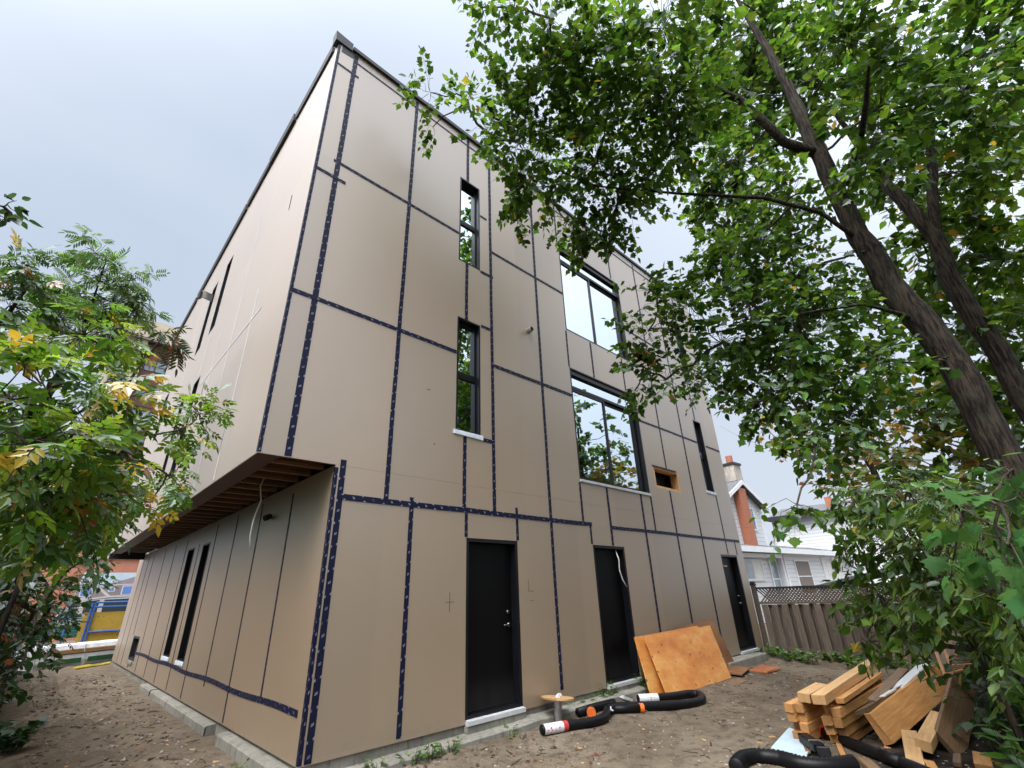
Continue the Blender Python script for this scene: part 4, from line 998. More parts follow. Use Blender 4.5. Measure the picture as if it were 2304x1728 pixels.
# ------------------------------------------------------------------ street end, seen past the left of the building
def street():
    t = empty('apartment_tower', (3, 55, 0), 'tall beige and maroon brick apartment block far behind the left trees', 'building')
    box_obj('brick_wall', M_BRICKR, t, .66, 13, 55, 70, 0, 28.5)
    box_obj('beige_wall', M_BEIGE, t, -2.1, .655, 54.6, 70, 0, 28.9)
    box_obj('parapet', M_BEIGE, t, -2.4, 13.2, 54.3, 70.2, 28.9, 30.4)
    box_obj('parapet', M_BEIGE, t, .35, 13.2, 54.9, 70, 30.42, 31.3)
    box_obj('cornice', M_BLIND, t, -2.4, 13.2, 54.25, 54.6, 28.6, 28.88)
    for k in range(9):
        z = 26.7 - k * 2.95
        for x0, x1, y in ((1.0, 2.9, 54.99), (3.9, 5.8, 54.99), (-1.6, -.2, 54.59), (6.8, 8.7, 54.99)):
            b = MB(); b.box(x0, x1, y - .06, y - .005, z - 1.35, z); w = b.build('window', M_PANE, t)
            b = MB(); b.box(x0, x1, y - .1, y - .065, z - .12, z); b.box((x0 + x1) / 2 - .05, (x0 + x1) / 2 + .05, y - .1, y - .065, z - 1.35, z - .125); b.box(x0, x1, y - .1, y - .065, z - .80, z - .74); b.build('muntin', M_FLASH, w)
        box_obj('band', M_BEIGE, t, -2.12, .64, 54.5, 54.59, z - 2.1, z - 1.9)
    s = empty('brick_building', (3, 32, 0), 'low salmon brick building with pale coping and curled finials across the street', 'building')
    box_obj('wall', M_BRICKS, s, -4, 12, 32, 40, 0, 4.32); box_obj('coping', M_BEIGE, s, .9, 12.1, 31.9, 40, 4.33, 4.50)
    for x, hh in ((-.05, .75), (.42, 1.05)):
        b = MB(); b.tube([(.18, 31.95, 4.28), ((x + .18) / 2 + (x - .18) * .2, 31.95, 4.6), (x, 31.95, 4.3 + hh * .75), (x - .03, 31.95, 4.3 + hh)], [.20, .13, .10, .15], 8); b.tube([(x, 31.95, 4.28 + hh), (x, 31.95, 4.38 + hh)], .19, 10); b.build('finial', M_BRICKS, s, smooth=False)
    d = empty('dark_roofed_house', (5, 44, 0), 'dark roofed house behind the salmon brick building', 'house')
    b = MB(); b.prism([(.8, 44, 4.5), (12, 44, 4.5), (10.5, 44, 9), (2.2, 44, 9)], (0, 8, 0)); b.build('roof', M_SHINGLE, d)
    box_obj('wall', M_BEIGE, d, 1, 11.8, 44.3, 52, 0, 4.49)
    # printed hoarding
    hd = empty('printed_hoarding', (.5, 24, 0), 'printed hoarding showing houses above a dark green lettered band', 'hoarding')
    Y = 24.0
    H = lambda pts, mat, nm, dy: one(lambda b: b.prism([(x, Y - dy, z) for x, z in pts], (0, .003, 0)), nm, mat, hd)
    one(lambda b: b.prism([(-.95, Y, .60), (3.4, Y, .60), (3.4, Y, 3.19), (.1, Y, 3.17), (-.02, Y, 2.0)], (0, .06, 0)), 'board', flat('sky_print', (.50, .62, .72)), hd)
    H([(.25, 2.75), (.75, 2.35), (1.1, 2.72), (1.6, 2.88), (2.0, 3.02), (3.4, 2.9), (3.4, 2.6), (.9, 2.55), (.5, 2.2)], flat('roof_print', (.30, .25, .29)), 'printed_roof', .004)
    H([(-.05, 2.02), (1.1, 2.1), (2.05, 2.15), (3.4, 2.15), (3.4, 2.66), (1.1, 2.58), (.75, 2.4), (.30, 2.80), (.08, 2.55)], flat('wall_print', (.24, .215, .22)), 'printed_wall', .008)
    H([(.28, 2.90), (.34, 2.96), (1.22, 2.22), (1.12, 2.17)], flat('trim_print', (.58, .52, .52)), 'printed_gable', .012)
    H([(.20, 2.08), (.62, 2.55), (.70, 2.5), (.32, 2.05)], flat('trim_print', (.58, .52, .52)), 'printed_gable', .012)
    H([(.95, 2.62), (3.4, 2.70), (3.4, 2.76), (.95, 2.67)], flat('trim_print', (.58, .52, .52)), 'printed_eaves', .012)
    H([(-.05, 2.0), (1.2, 2.14), (3.4, 2.19), (3.4, 2.26), (1.2, 2.21), (-.05, 2.06)], flat('trim_print', (.58, .52, .52)), 'printed_eaves', .016)
    for x0, x1, z0, z1 in ((.18, .50, 2.22, 2.52), (1.14, 1.30, 2.40, 2.56), (1.62, 2.05, 2.27, 2.60), (2.4, 2.9, 2.3, 2.62)):
        H([(x0 - .04, z0 - .03), (x1 + .04, z0 - .02), (x1 + .04, z1 + .03), (x0 - .04, z1 + .02)], M_WHITE, 'printed_window_trim', .012)
        H([(x0, z0), (x1, z0 + .01), (x1, z1), (x0, z1 - .01)], flat('blue_print', (.12, .24, .60)), 'printed_window', .016)
    H([(-.45, 1.34), (3.4, 1.50), (3.4, 2.12), (1.0, 2.05), (-.03, 1.97)], flat('dark_print', (.020, .035, .042)), 'printed_porch', .008)
    for x in (.28, .92, 1.98): H([(x, 1.5), (x + .16, 1.5), (x + .16, 2.1), (x, 2.08)], flat('trim_print2', (.50, .47, .45)), 'printed_column', .012)
    H([(-.95, .60), (3.4, .60), (3.4, 1.38), (-.42, 1.34), (-.62, 1.20)], flat('green_band', (.018, .075, .055)), 'green_band', .010)
    H([(-.62, 1.17), (3.4, 1.22), (3.4, 1.34), (-.5, 1.29)], flat('pale_band', (.40, .42, .44)), 'pale_band', .014)
    for z in (.72, .84, .95): H([(-.9 + z * .1, z), (3.4, z + .03), (3.4, z + .06), (-.9 + z * .1, z + .03)], flat('light_green', (.04, .16, .12)), 'green_stripe', .014)
    H([(-.60, 1.28), (-.54, 1.27), (-.03, 1.98), (-.09, 2.0)], M_REDP, 'red_edge', .018); H([(-.53, 1.27), (-.48, 1.27), (.03, 1.97), (-.025, 1.98)], M_WHITE, 'white_edge', .018)
    cu = bpy.data.curves.new('lettering', 'FONT'); cu.body = 'ndations  &  Boo'; cu.size = .20; cu.extrude = .004; cu.offset = .006
    cu.materials.append(M_WHITE)
    tmp = bpy.data.objects.new('lettering_curve', cu); COL.objects.link(tmp); bpy.context.view_layer.update()
    me = bpy.data.meshes.new_from_object(tmp.evaluated_get(bpy.context.evaluated_depsgraph_get())); bpy.data.objects.remove(tmp)
    lt = bpy.data.objects.new('lettering', me); COL.objects.link(lt); lt.location = (-.62, Y - .018, 1.06); lt.rotation_euler = (R_(90), 0, 0); lt.parent = hd; lt.matrix_parent_inverse = Matrix.Translation(-Vector(hd.location))
    # site fence of blue tubes and a yellow board tied to it
    for k, (xa, xb) in enumerate(((-.95, .62), (.72, 3.2))):
        f = empty('site_fence_panel', ((xa + xb) / 2, 22.6, .2), ('blue tube fence panel standing in front of the green lettered band', 'blue tube fence panel carrying the yellow board')[k], 'fence panel', 'blue site fence panels')
        for x in (xa, xb): one(lambda b: b.tube([(x, 22.6, .1), (x, 22.6, 1.93)], .035, 8), 'post', M_BLUE, f)
        if k:
            for z in (1.93, 1.76, .82): one(lambda b: b.tube([(xa, 22.6, z), (xb, 22.6, z)], .04, 8), 'rail', M_BLUE, f)
        else:
            for z in (1.74, .35): one(lambda b: b.tube([(xa, 22.6, z), (xb, 22.6, z)], .022, 8), 'rail', M_GALV, f)
            one(lambda b: b.tube([(-.02, 22.6, .35), (-.02, 22.6, 1.74)], .035, 8), 'post', M_BLUE, f)
    b = MB(); b.box(.42, 3.0, 22.66, 22.68, .30, 1.56); tag(b.build('yellow_board', M_YEL), 'large yellow board tied to the blue site fence', 'board')
    # wrapped bundles on the ground
    ang = math.atan2(.95, 1.75)
    for k, (z0, z1, dx, lab) in enumerate(((.20, .50, 0, 'lower lumber bundle in white wrap with green printed bars'), (.53, .74, -.05, 'upper lumber bundle in white wrap with orange wood showing'))):
        e = local_root('wrapped_bundle', (-.80 + dx, 14.5, z0), ang, lab, 'bundle'); e['group'] = 'wrapped lumber bundles'
        hh = z1 - z0
        b = MB(); n = 26
        pr = []
        for i in range(n + 1):
            x = 4.4 * i / n; j = lambda s: .012 * mnoise.noise(Vector((x * 3, s * 7, k * 9)))
            pr.append([(x, -.01 + j(1), 0), (x, -.03 + j(2), hh * .5), (x, .02 + j(3), hh + j(4)), (x, .6, hh + .02 + j(5)), (x, 1.1, hh + j(6)), (x, 1.12, 0)])
        for i in range(n):
            for q in range(5): b.quad(pr[i][q], pr[i + 1][q], pr[i + 1][q + 1], pr[i][q + 1])
        b.quad(pr[0][0], pr[0][2], pr[0][4], pr[0][5])
        lp(b, 'wrap', M_WRAP, e, smooth=False)
        b = MB()
        if k == 0:
            for x0, x1 in ((.06, 1.12), (1.30, 2.4), (2.6, 3.7)): b.box(x0, x1, -.058, -.046, .07, .20)
            lp(b, 'green_print', M_GREENP, e)
            bx(e, 'bearer', M_OLD, .3, .4, 0, 1.1, -.09, -.002); bx(e, 'bearer', M_OLD, 2.0, 2.1, 0, 1.1, -.09, -.002)
        else:
            b.box(.45, 4.3, -.052, -.045, .02, .085); lp(b, 'wood_side', M_LUM, e)
            bx(e, 'bearer', M_OLD, .5, .6, 0, 1.1, -.028, -.002)
        bx(e, 'strap', M_WHITEP, 1.18, 1.21, -.066, -.056, 0, hh)
    b = MB(); b.box(-2.2, 3.2, 18.9, 19.1, .1, .42); tag(b.build('dark_barrier', M_FLASH), 'low dark barrier on the ground behind the wrapped bundles', 'barrier')
    P = [(.02, 13.6), (.35, 13.9), (.62, 14.25), (.85, 14.5)]
    b = MB(); b.tube([(x, y, gz(x, y) + .025) for x, y in P], [.03, .05, .03, .04], 6); tag(b.build('yellow_strap', flat('yellow_plastic', (.62, .52, .06))), 'crumpled yellow strap on the soil by the wrapped bundles', 'strap')
street()

# ------------------------------------------------------------------ foliage
def unit(a): return a / np.maximum(np.linalg.norm(a, axis=1, keepdims=True), 1e-9)
def tpl(parts):
    """parts: list of polygons (x along the leaf, y across, z up)"""
    V = []; F = []
    for p in parts:
        i = len(V); V += p; F.append(list(range(i, i + len(p))))
    return np.array(V, float), F
_h = [(0, 0), (.13, .20), (.02, .36), (.24, .30), (.40, .56), (.50, .36), (.62, .34), (.70, .18), (1, 0)]
T_MAPLE = tpl([[(x, y, -.22 * y * y + .10 * y - .10 * x * x) for x, y in _h], [(x, -y, -.22 * y * y + .10 * y - .10 * x * x) for x, y in _h[::-1]]])
_o = [(0, 0), (.18, .24), (.45, .30), (.75, .17), (1, 0)]
T_OVATE = tpl([[(x, y, .12 * y - .12 * x * x) for x, y in _o], [(x, -y, .12 * y - .12 * x * x) for x, y in _o[::-1]]])
_n = [(0, 0), (.25, .13), (.6, .12), (1, 0)]
T_NARROW = tpl([[(x, y, .1 * y - .25 * x * x) for x, y in _n], [(x, -y, .1 * y - .25 * x * x) for x, y in _n[::-1]]])
def compound(leaflet, place):
    V, F = [], []
    for (px, py, ang, s) in place:
        c, sn = math.cos(ang), math.sin(ang)
        i = len(V)
        for (x, y, z) in leaflet[0]:
            V.append((px + s * (x * c - y * sn), py + s * (x * sn + y * c), z * s - .10 * (px + s * x) ** 2))
        for f in leaflet[1]: F.append([i + k for k in f])
    return np.array(V), F
_el = tpl([[(0, 0, 0), (.15, .17, .0), (.38, .20, 0), (.46, .30, -.02), (.60, .19, -.03), (.78, .13, -.06), (1, 0, -.12)], [(1, 0, -.12), (.78, -.13, -.06), (.60, -.19, -.03), (.46, -.30, -.02), (.38, -.20, 0), (.15, -.17, 0), (0, 0, 0)]])
T_ELDER = compound(_el, [(.12, .02, 1.0, .42), (.12, -.02, -1.0, .42), (.36, .02, .85, .46), (.36, -.02, -.85, .46), (.52, 0, 0, .52)])
T_FEATHER = compound(T_NARROW, [(.05 + .15 * k, .01 * s_, s_ * .95, .40) for k in range(5) for s_ in (1, -1)] + [(.8, 0, 0, .40)])

def hi_maple():
    """maple leaf with a midrib, a raised half-way line and its outline, so that it bends"""
    out = [(0, .02), (.05, .15), (.0, .30), (-.05, .42), (.12, .36), (.20, .34), (.30, .50), (.44, .68), (.46, .50), (.50, .40), (.58, .36), (.66, .42), (.70, .30), (.76, .20), (.84, .22), (.88, .12), (1.02, .0)]
    V, F = [], []
    n = len(out)
    zf = lambda x, y: .30 * abs(y) - .55 * y * y - .20 * x * x
    for sg in (1, -1):
        i = len(V)
        for k, (x, y) in enumerate(out):
            mx = max(0, min(1, .05 + .95 * k / (n - 1)))
            V += [(mx, 0, zf(mx, 0)), ((mx + x) / 2, sg * y * .5, zf((mx + x) / 2, y * .5) + .012), (x, sg * y, zf(x, y))]
        for k in range(n - 1):
            for q in (0, 1):
                a, b, c, d = i + 3 * k + q, i + 3 * k + q + 1, i + 3 * k + 4 + q, i + 3 * k + 3 + q
                F.append([a, d, c, b] if sg == 1 else [a, b, c, d])
    return np.array(V), F
T_MAPLE_HI = hi_maple()
def leaf_mesh(name, tps, P, A, Nn, size, col, mat, parent):
    N_ = len(P); S = np.cross(Nn, A)
    which = RNG.integers(0, len(tps), N_)
    allv, loops, starts, tot, cols = [], [], [], [], []
    vo = lo = 0
    for ti, (tv, tf) in enumerate(tps):
        idx = np.where(which == ti)[0]
        if not len(idx): continue
        K = len(tv)
        v = P[idx, None, :] + size[idx, None, None] * (tv[None, :, 0:1] * A[idx, None, :] + tv[None, :, 1:2] * S[idx, None, :] + tv[None, :, 2:3] * Nn[idx, None, :])
        allv.append(v.reshape(-1, 3)); cols.append(np.repeat(col[idx], K, axis=0))
        fl = np.concatenate([np.array(f) for f in tf]); ft = np.array([len(f) for f in tf])
        base = vo + np.arange(len(idx))[:, None] * K
        loops.append((base + fl[None, :]).ravel())
        tt = np.tile(ft, len(idx)); tot.append(tt); starts.append(lo + np.concatenate([[0], np.cumsum(tt)[:-1]]))
        vo += len(idx) * K; lo += tt.sum()
    V = np.concatenate(allv); Lp = np.concatenate(loops); St = np.concatenate(starts); Tt = np.concatenate(tot); Cc = np.concatenate(cols)
    me = bpy.data.meshes.new(name)
    me.vertices.add(len(V)); me.vertices.foreach_set('co', V.astype(np.float32).ravel())
    me.loops.add(len(Lp)); me.loops.foreach_set('vertex_index', Lp.astype(np.int32))
    me.polygons.add(len(St)); me.polygons.foreach_set('loop_start', St.astype(np.int32)); me.polygons.foreach_set('loop_total', Tt.astype(np.int32))
    at = me.attributes.new('tint', 'FLOAT_COLOR', 'POINT')
    at.data.foreach_set('color', np.concatenate([Cc, np.ones((len(Cc), 1))], 1).astype(np.float32).ravel())
    me.materials.append(mat); me.update(calc_edges=True); me.validate()
    if tps[0] is T_MAPLE_HI: me.polygons.foreach_set('use_smooth', [True] * len(me.polygons))
    o = bpy.data.objects.new(name, me); COL.objects.link(o); o.parent = parent
    if parent is not None: o.matrix_parent_inverse = Matrix.Translation(-Vector(parent.location))
    return o

GREENS = [(.042, .100, .014), (.058, .132, .017), (.086, .168, .023), (.028, .070, .013)]
def tint(n, base, yellow=.01, var=.22, brown=.0):
    b = np.array(base); c = b[RNG.integers(0, len(b), n)] * (1 + RNG.normal(0, var, (n, 1))).clip(.45, 1.8)
    c *= 1 + RNG.normal(0, .08, (n, 3))
    y = RNG.random(n) < yellow
    c[y] = np.array((.38, .29, .04)) * RNG.uniform(.7, 1.15, (y.sum(), 1))
    if brown:
        q = RNG.random(n) < brown; c[q] = np.array((.26, .12, .045)) * RNG.uniform(.6, 1.2, (q.sum(), 1))
    return c.clip(.004, .9)
def tree(name, label, cat, blobs, trunk, tps, size, lai=1.6, greens=GREENS, yellow=.01, brown=0.0, droop=.35, flatness=.55, sprig=(.28, .55), per=9, group=None, branch_r=.011, cov=.42, extra=(), leafmat=None, bark=None, twig=True):
    """trunk: list of polylines [(points, radii)].  Every blob hangs on a branch grown from the nearest stem or blob."""
    root = empty(name, trunk[0][0][0], label, cat, group)
    tb = MB()
    nodes = []
    for pts, rad in trunk:
        n = 14 if rad[0] > .06 else 7
        # resample for a slightly irregular stem
        pp, rr = [], []
        for i in range(len(pts) - 1):
            a, b = Vector(pts[i]), Vector(pts[i + 1]); m = max(2, int((b - a).length / .18))
            for k in range(m):
                t = k / m; r = rad[i] * (1 - t) + rad[i + 1] * t
                q = a.lerp(b, t); w = mnoise.noise_vector(q * 1.7) * r * .35
                pp.append(q + w); rr.append(r * (1 + .10 * mnoise.noise(q * 4.3)))
        pp.append(Vector(pts[-1])); rr.append(rad[-1])
        tb.tube(pp, rr, n, wob=.035 if rad[0] > .06 else 0)
        for q, r in zip(pp, rr): nodes.append([np.array(q), r, 0.0])
    tb.build('trunk', bark or M_BARK, root, smooth=True)
    B_ = [(np.array(b[:3]), b[3]) for b in blobs]
    ntr = len(nodes); NP = [n[0] for n in nodes]; depth = [0.0] * ntr; par = [-1] * ntr
    order = sorted(range(len(B_)), key=lambda i: min(np.linalg.norm(B_[i][0] - NP[k]) for k in range(ntr)))
    bi = {}
    for i in order:
        c = B_[i][0]
        best = min(range(len(NP)), key=lambda k: np.linalg.norm(c - NP[k]) + .22 * depth[k] + (0.9 * max(0, NP[k][2] - c[2]) if k < ntr else 0))
        par.append(best); depth.append(depth[best] + np.linalg.norm(c - NP[best])); NP.append(c); bi[i] = len(NP) - 1
    cnt = [0] * len(NP)
    for k in range(len(NP) - 1, ntr - 1, -1):
        cnt[k] += 1
        if par[k] >= ntr: cnt[par[k]] += cnt[k]
    br = MB()
    def bend(a, b, n, amp):
        a, b = Vector(a), Vector(b); out = []
        sd = rnd.random() * 100
        for i in range(n + 1):
            t = i / n; p = a.lerp(b, t)
            p += mnoise.noise_vector(Vector((sd, t * 2.2, 0))) * amp * math.sin(math.pi * t) * 2
            out.append(p)
        return out
    for k in range(ntr, len(NP)):
        a, b = NP[par[k]], NP[k]; ln = np.linalg.norm(b - a)
        r0 = branch_r * math.sqrt(cnt[k]) + .004
        if par[k] < ntr: r0 = min(r0, nodes[par[k]][1] * .8 + .002)
        r1 = branch_r * math.sqrt(max(cnt[k] - 1, .35)) + .002
        n = max(3, int(ln / .2))
        br.tube(bend(a, b, n, .10 * ln), [r0 + (min(r1, r0) - r0) * i / n for i in range(n + 1)], 6, cap=False)
    P, A, Nn, SZ = [], [], [], []
    area = cov * (size[0] + size[1]) ** 2 / 4
    up = np.array((0, 0, 1.0))
    for i, (c, R) in enumerate(B_):
        sf = blobs[i][4] if len(blobs[i]) > 4 else 1.0
        lf = blobs[i][5] if len(blobs[i]) > 5 else 1.0
        ns = max(2, int(round(lai * lf * math.pi * R * R / (area * sf * sf) / per)))
        src = NP[par[bi[i]]]
        for _ in range(ns):
            d = RNG.normal(0, 1, 3); d /= np.linalg.norm(d)
            p = c + d * R * RNG.random() ** .45 * np.array((1, 1, .85))
            o = d * .8 + .5 * (c - src) / (np.linalg.norm(c - src) + 1e-6) + RNG.normal(0, .35, 3); o[2] -= droop * .6
            o /= np.linalg.norm(o); Ls = RNG.uniform(*sprig) * min(1.0, .5 + R)
            side = np.cross(o, up); side /= np.linalg.norm(side) + 1e-9
            tip = p + o * Ls + np.array((0, 0, -droop * Ls * .35))
            kk = c + (p - c) * .55 + RNG.normal(0, .16, 3) * R
            if twig: br.tube([tuple(c + (kk - c) * .2), tuple(kk), tuple(p), tuple((p + tip) / 2 + np.array((0, 0, .03 * Ls))), tuple(tip)], [.0045, .0038, .003, .0022, .0012], 3, cap=False)
            m = per + int(RNG.integers(-2, 3))
            t = (np.arange(m) + .7) / m
            q = p[None] + o[None] * Ls * t[:, None]; q[:, 2] -= droop * Ls * .35 * t ** 2
            sg = np.where(np.arange(m) % 2, 1, -1)[:, None]
            ax = o[None] * .55 + side[None] * sg * .85 + RNG.normal(0, .28, (m, 3)); ax[:, 2] -= droop * RNG.uniform(.2, 1.3, m)
            ax[-1] = o + np.array((0, 0, -droop * .5)); ax = unit(ax)
            q = q + ax * .03
            nn = up[None] + RNG.normal(0, flatness, (m, 3)); nn = nn - ax * (nn * ax).sum(1, keepdims=True); nn = unit(nn)
            P.append(q); A.append(ax); Nn.append(nn); SZ.append(sf * RNG.uniform(size[0], size[1], m) * np.where(RNG.random(m) < .25, .65, 1.0))
    br.build('branches', M_TWIG, root, smooth=True)
    P = np.concatenate(P); A = np.concatenate(A); Nn = np.concatenate(Nn); SZ = np.concatenate(SZ)
    # clumps differ a little in tone
    cl = np.array([mnoise.noise(Vector(p * 1.1)) for p in P])
    col = tint(len(P), greens, yellow, .2, brown) * (1 + .5 * cl)[:, None].clip(.4, 1.7)
    leaf_mesh('crown', tps, P, A, Nn, SZ, col.clip(.004, .9), leafmat or M_LEAF, root)
    return root, len(P)
BL_A=[(1.28,-2.19,9.74,0.28,1.0,0.72),(1.65,-2.51,9.73,0.31,1.0,0.72),(2.01,-2.91,9.38,0.42,1.0,0.72),(2.35,-2.56,9.1,0.36,1.0,0.72),(2.44,-3.01,8.86,0.55,1.0,0.72),(2.07,-1.71,9.23,0.35,1.0,0.72),(2.42,-1.98,8.83,0.48,1.0,0.72),(1.76,-1.25,9.14,0.23,1.0,0.72),(1.3,-0.84,9.32,0.25,1.0,0.72),(1.51,-0.63,8.87,0.13,1.0,0.72),(2.13,-1.3,8.63,0.32,1.0,0.72),(2.46,-1.71,8.3,0.41,1.0,0.72),(2.79,-2.0,8.38,0.63,1.0,0.72),(2.77,-1.44,7.95,0.31,1.0,0.72),(2.8,-1.17,7.77,0.21,1.0,0.72),(3.03,-1.01,7.49,0.15,1.0,0.72),(3.21,-1.67,7.92,0.46,1.0,0.72),(3.69,-1.57,7.49,0.31,1.0,0.72),(4.32,-1.43,7.32,0.21,1.0,0.72),(2.68,-3.31,9.21,0.68,1.0,0.72),(3.25,-2.98,8.65,0.8,1.0,0.72),(3.61,-2.37,8.16,0.87,1.0,0.72),(3.97,-2.42,7.45,0.58,1.0,0.72),(4.2,-1.9,7.26,0.32,1.0,0.72),(2.95,-4.06,8.73,0.67,1.0,0.72),(3.46,-3.87,8.09,0.77,1.0,0.72),(3.81,-3.53,7.73,0.6,1.0,0.72),(3.91,-3.02,7.47,0.4,1.0,0.72),(7.29,-4.26,13.57,1.18,1.5),(7.41,-3.98,11.65,1.15,1.5),(6.56,-3.7,9.32,0.95,1.29),(6.74,-3.28,8.66,0.65,1.26),(7.5,-5.24,12.85,1.07,1.5),(7.73,-5.13,11.31,1.04,1.5),(5.31,-5.79,8.97,0.71,1.15),(6.1,-5.82,8.25,0.73,1.15),(6.86,-6.63,9.73,0.76,1.34),(6.32,-6.64,7.88,0.65,1.16),(6.65,-7.25,8.76,0.64,1.26),(5.48,-5.48,7.06,0.47),(5.85,-3.25,6.81,0.6,1.05),(5.59,-3.86,6.66,0.58),(6.2,-4.31,7.61,0.67,1.12),(6.22,-4.06,6.14,0.67),(5.09,-3.59,5.35,0.56),(5.2,-2.72,5.85,0.41),(4.63,-2.47,5.9,0.39,1.0,0.72),(4.76,-2.15,5.46,0.4,1.0,0.72),(4.9,-1.89,4.98,0.31,1.0,0.72),(4.94,-1.64,4.63,0.25,1.0,0.72),(5.06,-2.16,4.69,0.24,1.0,0.72),(5.42,-2.99,5.12,0.49),(6.39,-2.32,5.02,0.37),(6.38,-3.16,5.05,0.54),(5.46,-4.02,4.84,0.53),(6.66,-4.32,5.84,0.51,1.05),(5.34,-3.66,4.02,0.47),(6.3,-4.05,4.52,0.56),(5.23,-3.33,3.97,0.28),(5.14,-3.89,3.4,0.35),(6.77,-4.13,3.96,0.46),(4.25,-3.71,2.44,0.2),(4.64,-3.91,2.96,0.11),(5.63,-4.7,4.2,0.39)]
BL_B=[(8.58,-7.01,7.98,0.75,1.38),(9.97,-6.58,9.07,0.93,1.5),(9.83,-6.04,9.43,0.91,1.5),(8.86,-5.67,7.36,0.8,1.36),(9.96,-6.3,7.58,0.74,1.49),(9.22,-6.51,6.6,0.71,1.36),(9.52,-5.75,5.99,0.63,1.36),(8.69,-6.04,5.16,0.6,1.24),(9.98,-5.42,6.78,0.59,1.44),(9.54,-5.74,4.22,0.5,1.3),(10.02,-5.18,4.78,0.43,1.37),(9.64,-7.65,9.98,0.7,1.5),(8.82,-6.35,10.18,0.77,1.5)]
BL_Y=[(13.72,-1.29,5.45,0.45,1.5),(13.03,-2.44,5.04,0.78,1.5),(13.15,-3.14,5.02,0.74,1.5),(12.35,-3.84,4.35,0.7,1.5),(12.31,-4.4,4.75,0.54,1.5),(12.38,-3.32,3.81,0.57,1.5),(12.29,-2.81,3.89,0.55,1.5),(11.5,-4.56,3.75,0.56,1.5),(13.1,-4.7,5.78,0.58,1.5),(13.1,-4.02,5.63,0.61,1.5),(12.42,-5.19,4.36,0.5,1.5),(13.5,-0.96,5.92,0.26,1.5)]
BL_D=[(4.75,-4.26,2.46,0.32),(4.39,-4.62,2.45,0.32),(3.84,-4.94,2.26,0.27),(3.25,-5.18,2.16,0.22),(4.95,-4.03,2.08,0.25),(4.61,-4.37,1.99,0.33),(4.25,-4.74,1.94,0.32),(3.47,-5.07,1.91,0.25),(5.16,-3.98,1.58,0.29),(4.82,-4.38,1.58,0.32),(4.06,-4.79,1.58,0.29),(3.27,-5.02,1.57,0.18),(5.32,-3.85,1.31,0.19),(4.98,-4.18,1.31,0.19),(4.64,-4.6,1.43,0.19),(4.25,-4.86,1.28,0.17),(3.83,-4.91,1.08,0.11),(5.09,-3.76,1.13,0.1),(4.79,-4.31,1.19,0.09),(4.91,-4.1,2.6,0.18)]
BL_E=[(1.27,-5.22,1.94,0.09),(1.18,-5.19,1.79,0.08),(1.57,-5.12,1.86,0.07),(1.28,-5.17,1.68,0.07),(1.86,-5.08,1.99,0.08),(1.97,-4.96,1.77,0.08),(1.55,-5.3,2.1,0.06)]
BL_G=[(-1.7,-1.91,3.0,0.15),(-1.52,-1.57,3.26,0.19),(-1.37,-0.83,3.57,0.16),(-1.53,-2.3,2.64,0.19),(-1.33,-1.92,2.77,0.19),(-1.49,-2.72,2.27,0.14),(-1.32,-2.41,2.31,0.15),(-1.18,-2.04,2.46,0.07),(-0.72,-0.92,3.13,0.15),(-0.86,-1.24,2.86,0.1),(-0.87,-1.36,2.51,0.12),(-0.91,-1.32,2.32,0.07),(-1.17,-2.1,2.24,0.1),(-1.36,-2.38,2.13,0.16),(-1.59,-2.67,2.45,0.12),(-1.57,-2.15,2.46,0.14),(-1.41,-1.96,2.55,0.17),(-1.45,-2.1,2.27,0.15),(-1.25,-1.71,2.37,0.14),(-1.51,-1.88,2.17,0.15),(-1.29,-1.48,2.19,0.16),(-1.19,-1.56,2.61,0.1),(-1.03,-1.8,2.2,0.06)]
BL_H=[(-1.51,2.52,2.36,0.36),(-1.16,3.41,2.53,0.31),(-1.47,2.55,1.83,0.35),(-1.16,4.35,1.97,0.35),(-0.92,5.53,2.32,0.27),(-1.22,3.45,1.36,0.27),(-1.3,2.53,1.08,0.17),(-1.14,4.95,1.5,0.25),(-0.9,4.01,2.51,0.17),(-0.99,7.15,1.6,0.27),(-1.57,1.73,2.15,0.3)]
BL_F=[(-2.26,0.95,4.8,0.18),(-2.39,0.87,4.91,0.15),(-2.13,1.34,4.96,0.16),(-2.06,1.11,4.52,0.17),(-2.27,1.08,4.52,0.15)]
BL_U=[(-1.95,2.47,6.27,0.2),(-1.83,2.61,6.05,0.26),(-1.49,2.56,6.16,0.17),(-1.94,2.77,5.73,0.21),(-1.56,2.78,5.75,0.27),(-1.25,3.14,5.94,0.18),(-1.93,2.57,5.22,0.22),(-1.55,2.77,5.31,0.26),(-1.52,2.66,5.99,0.18),(-2.11,2.63,5.54,0.14)]
BL_T=[(-2.05,-1.73,3.87,0.05),(-2.0,-1.71,3.84,0.03),(-2.03,-1.68,3.79,0.04)]
BL_S=[(-0.99,0.32,4.39,0.13),(-1.05,0.39,4.26,0.09)]

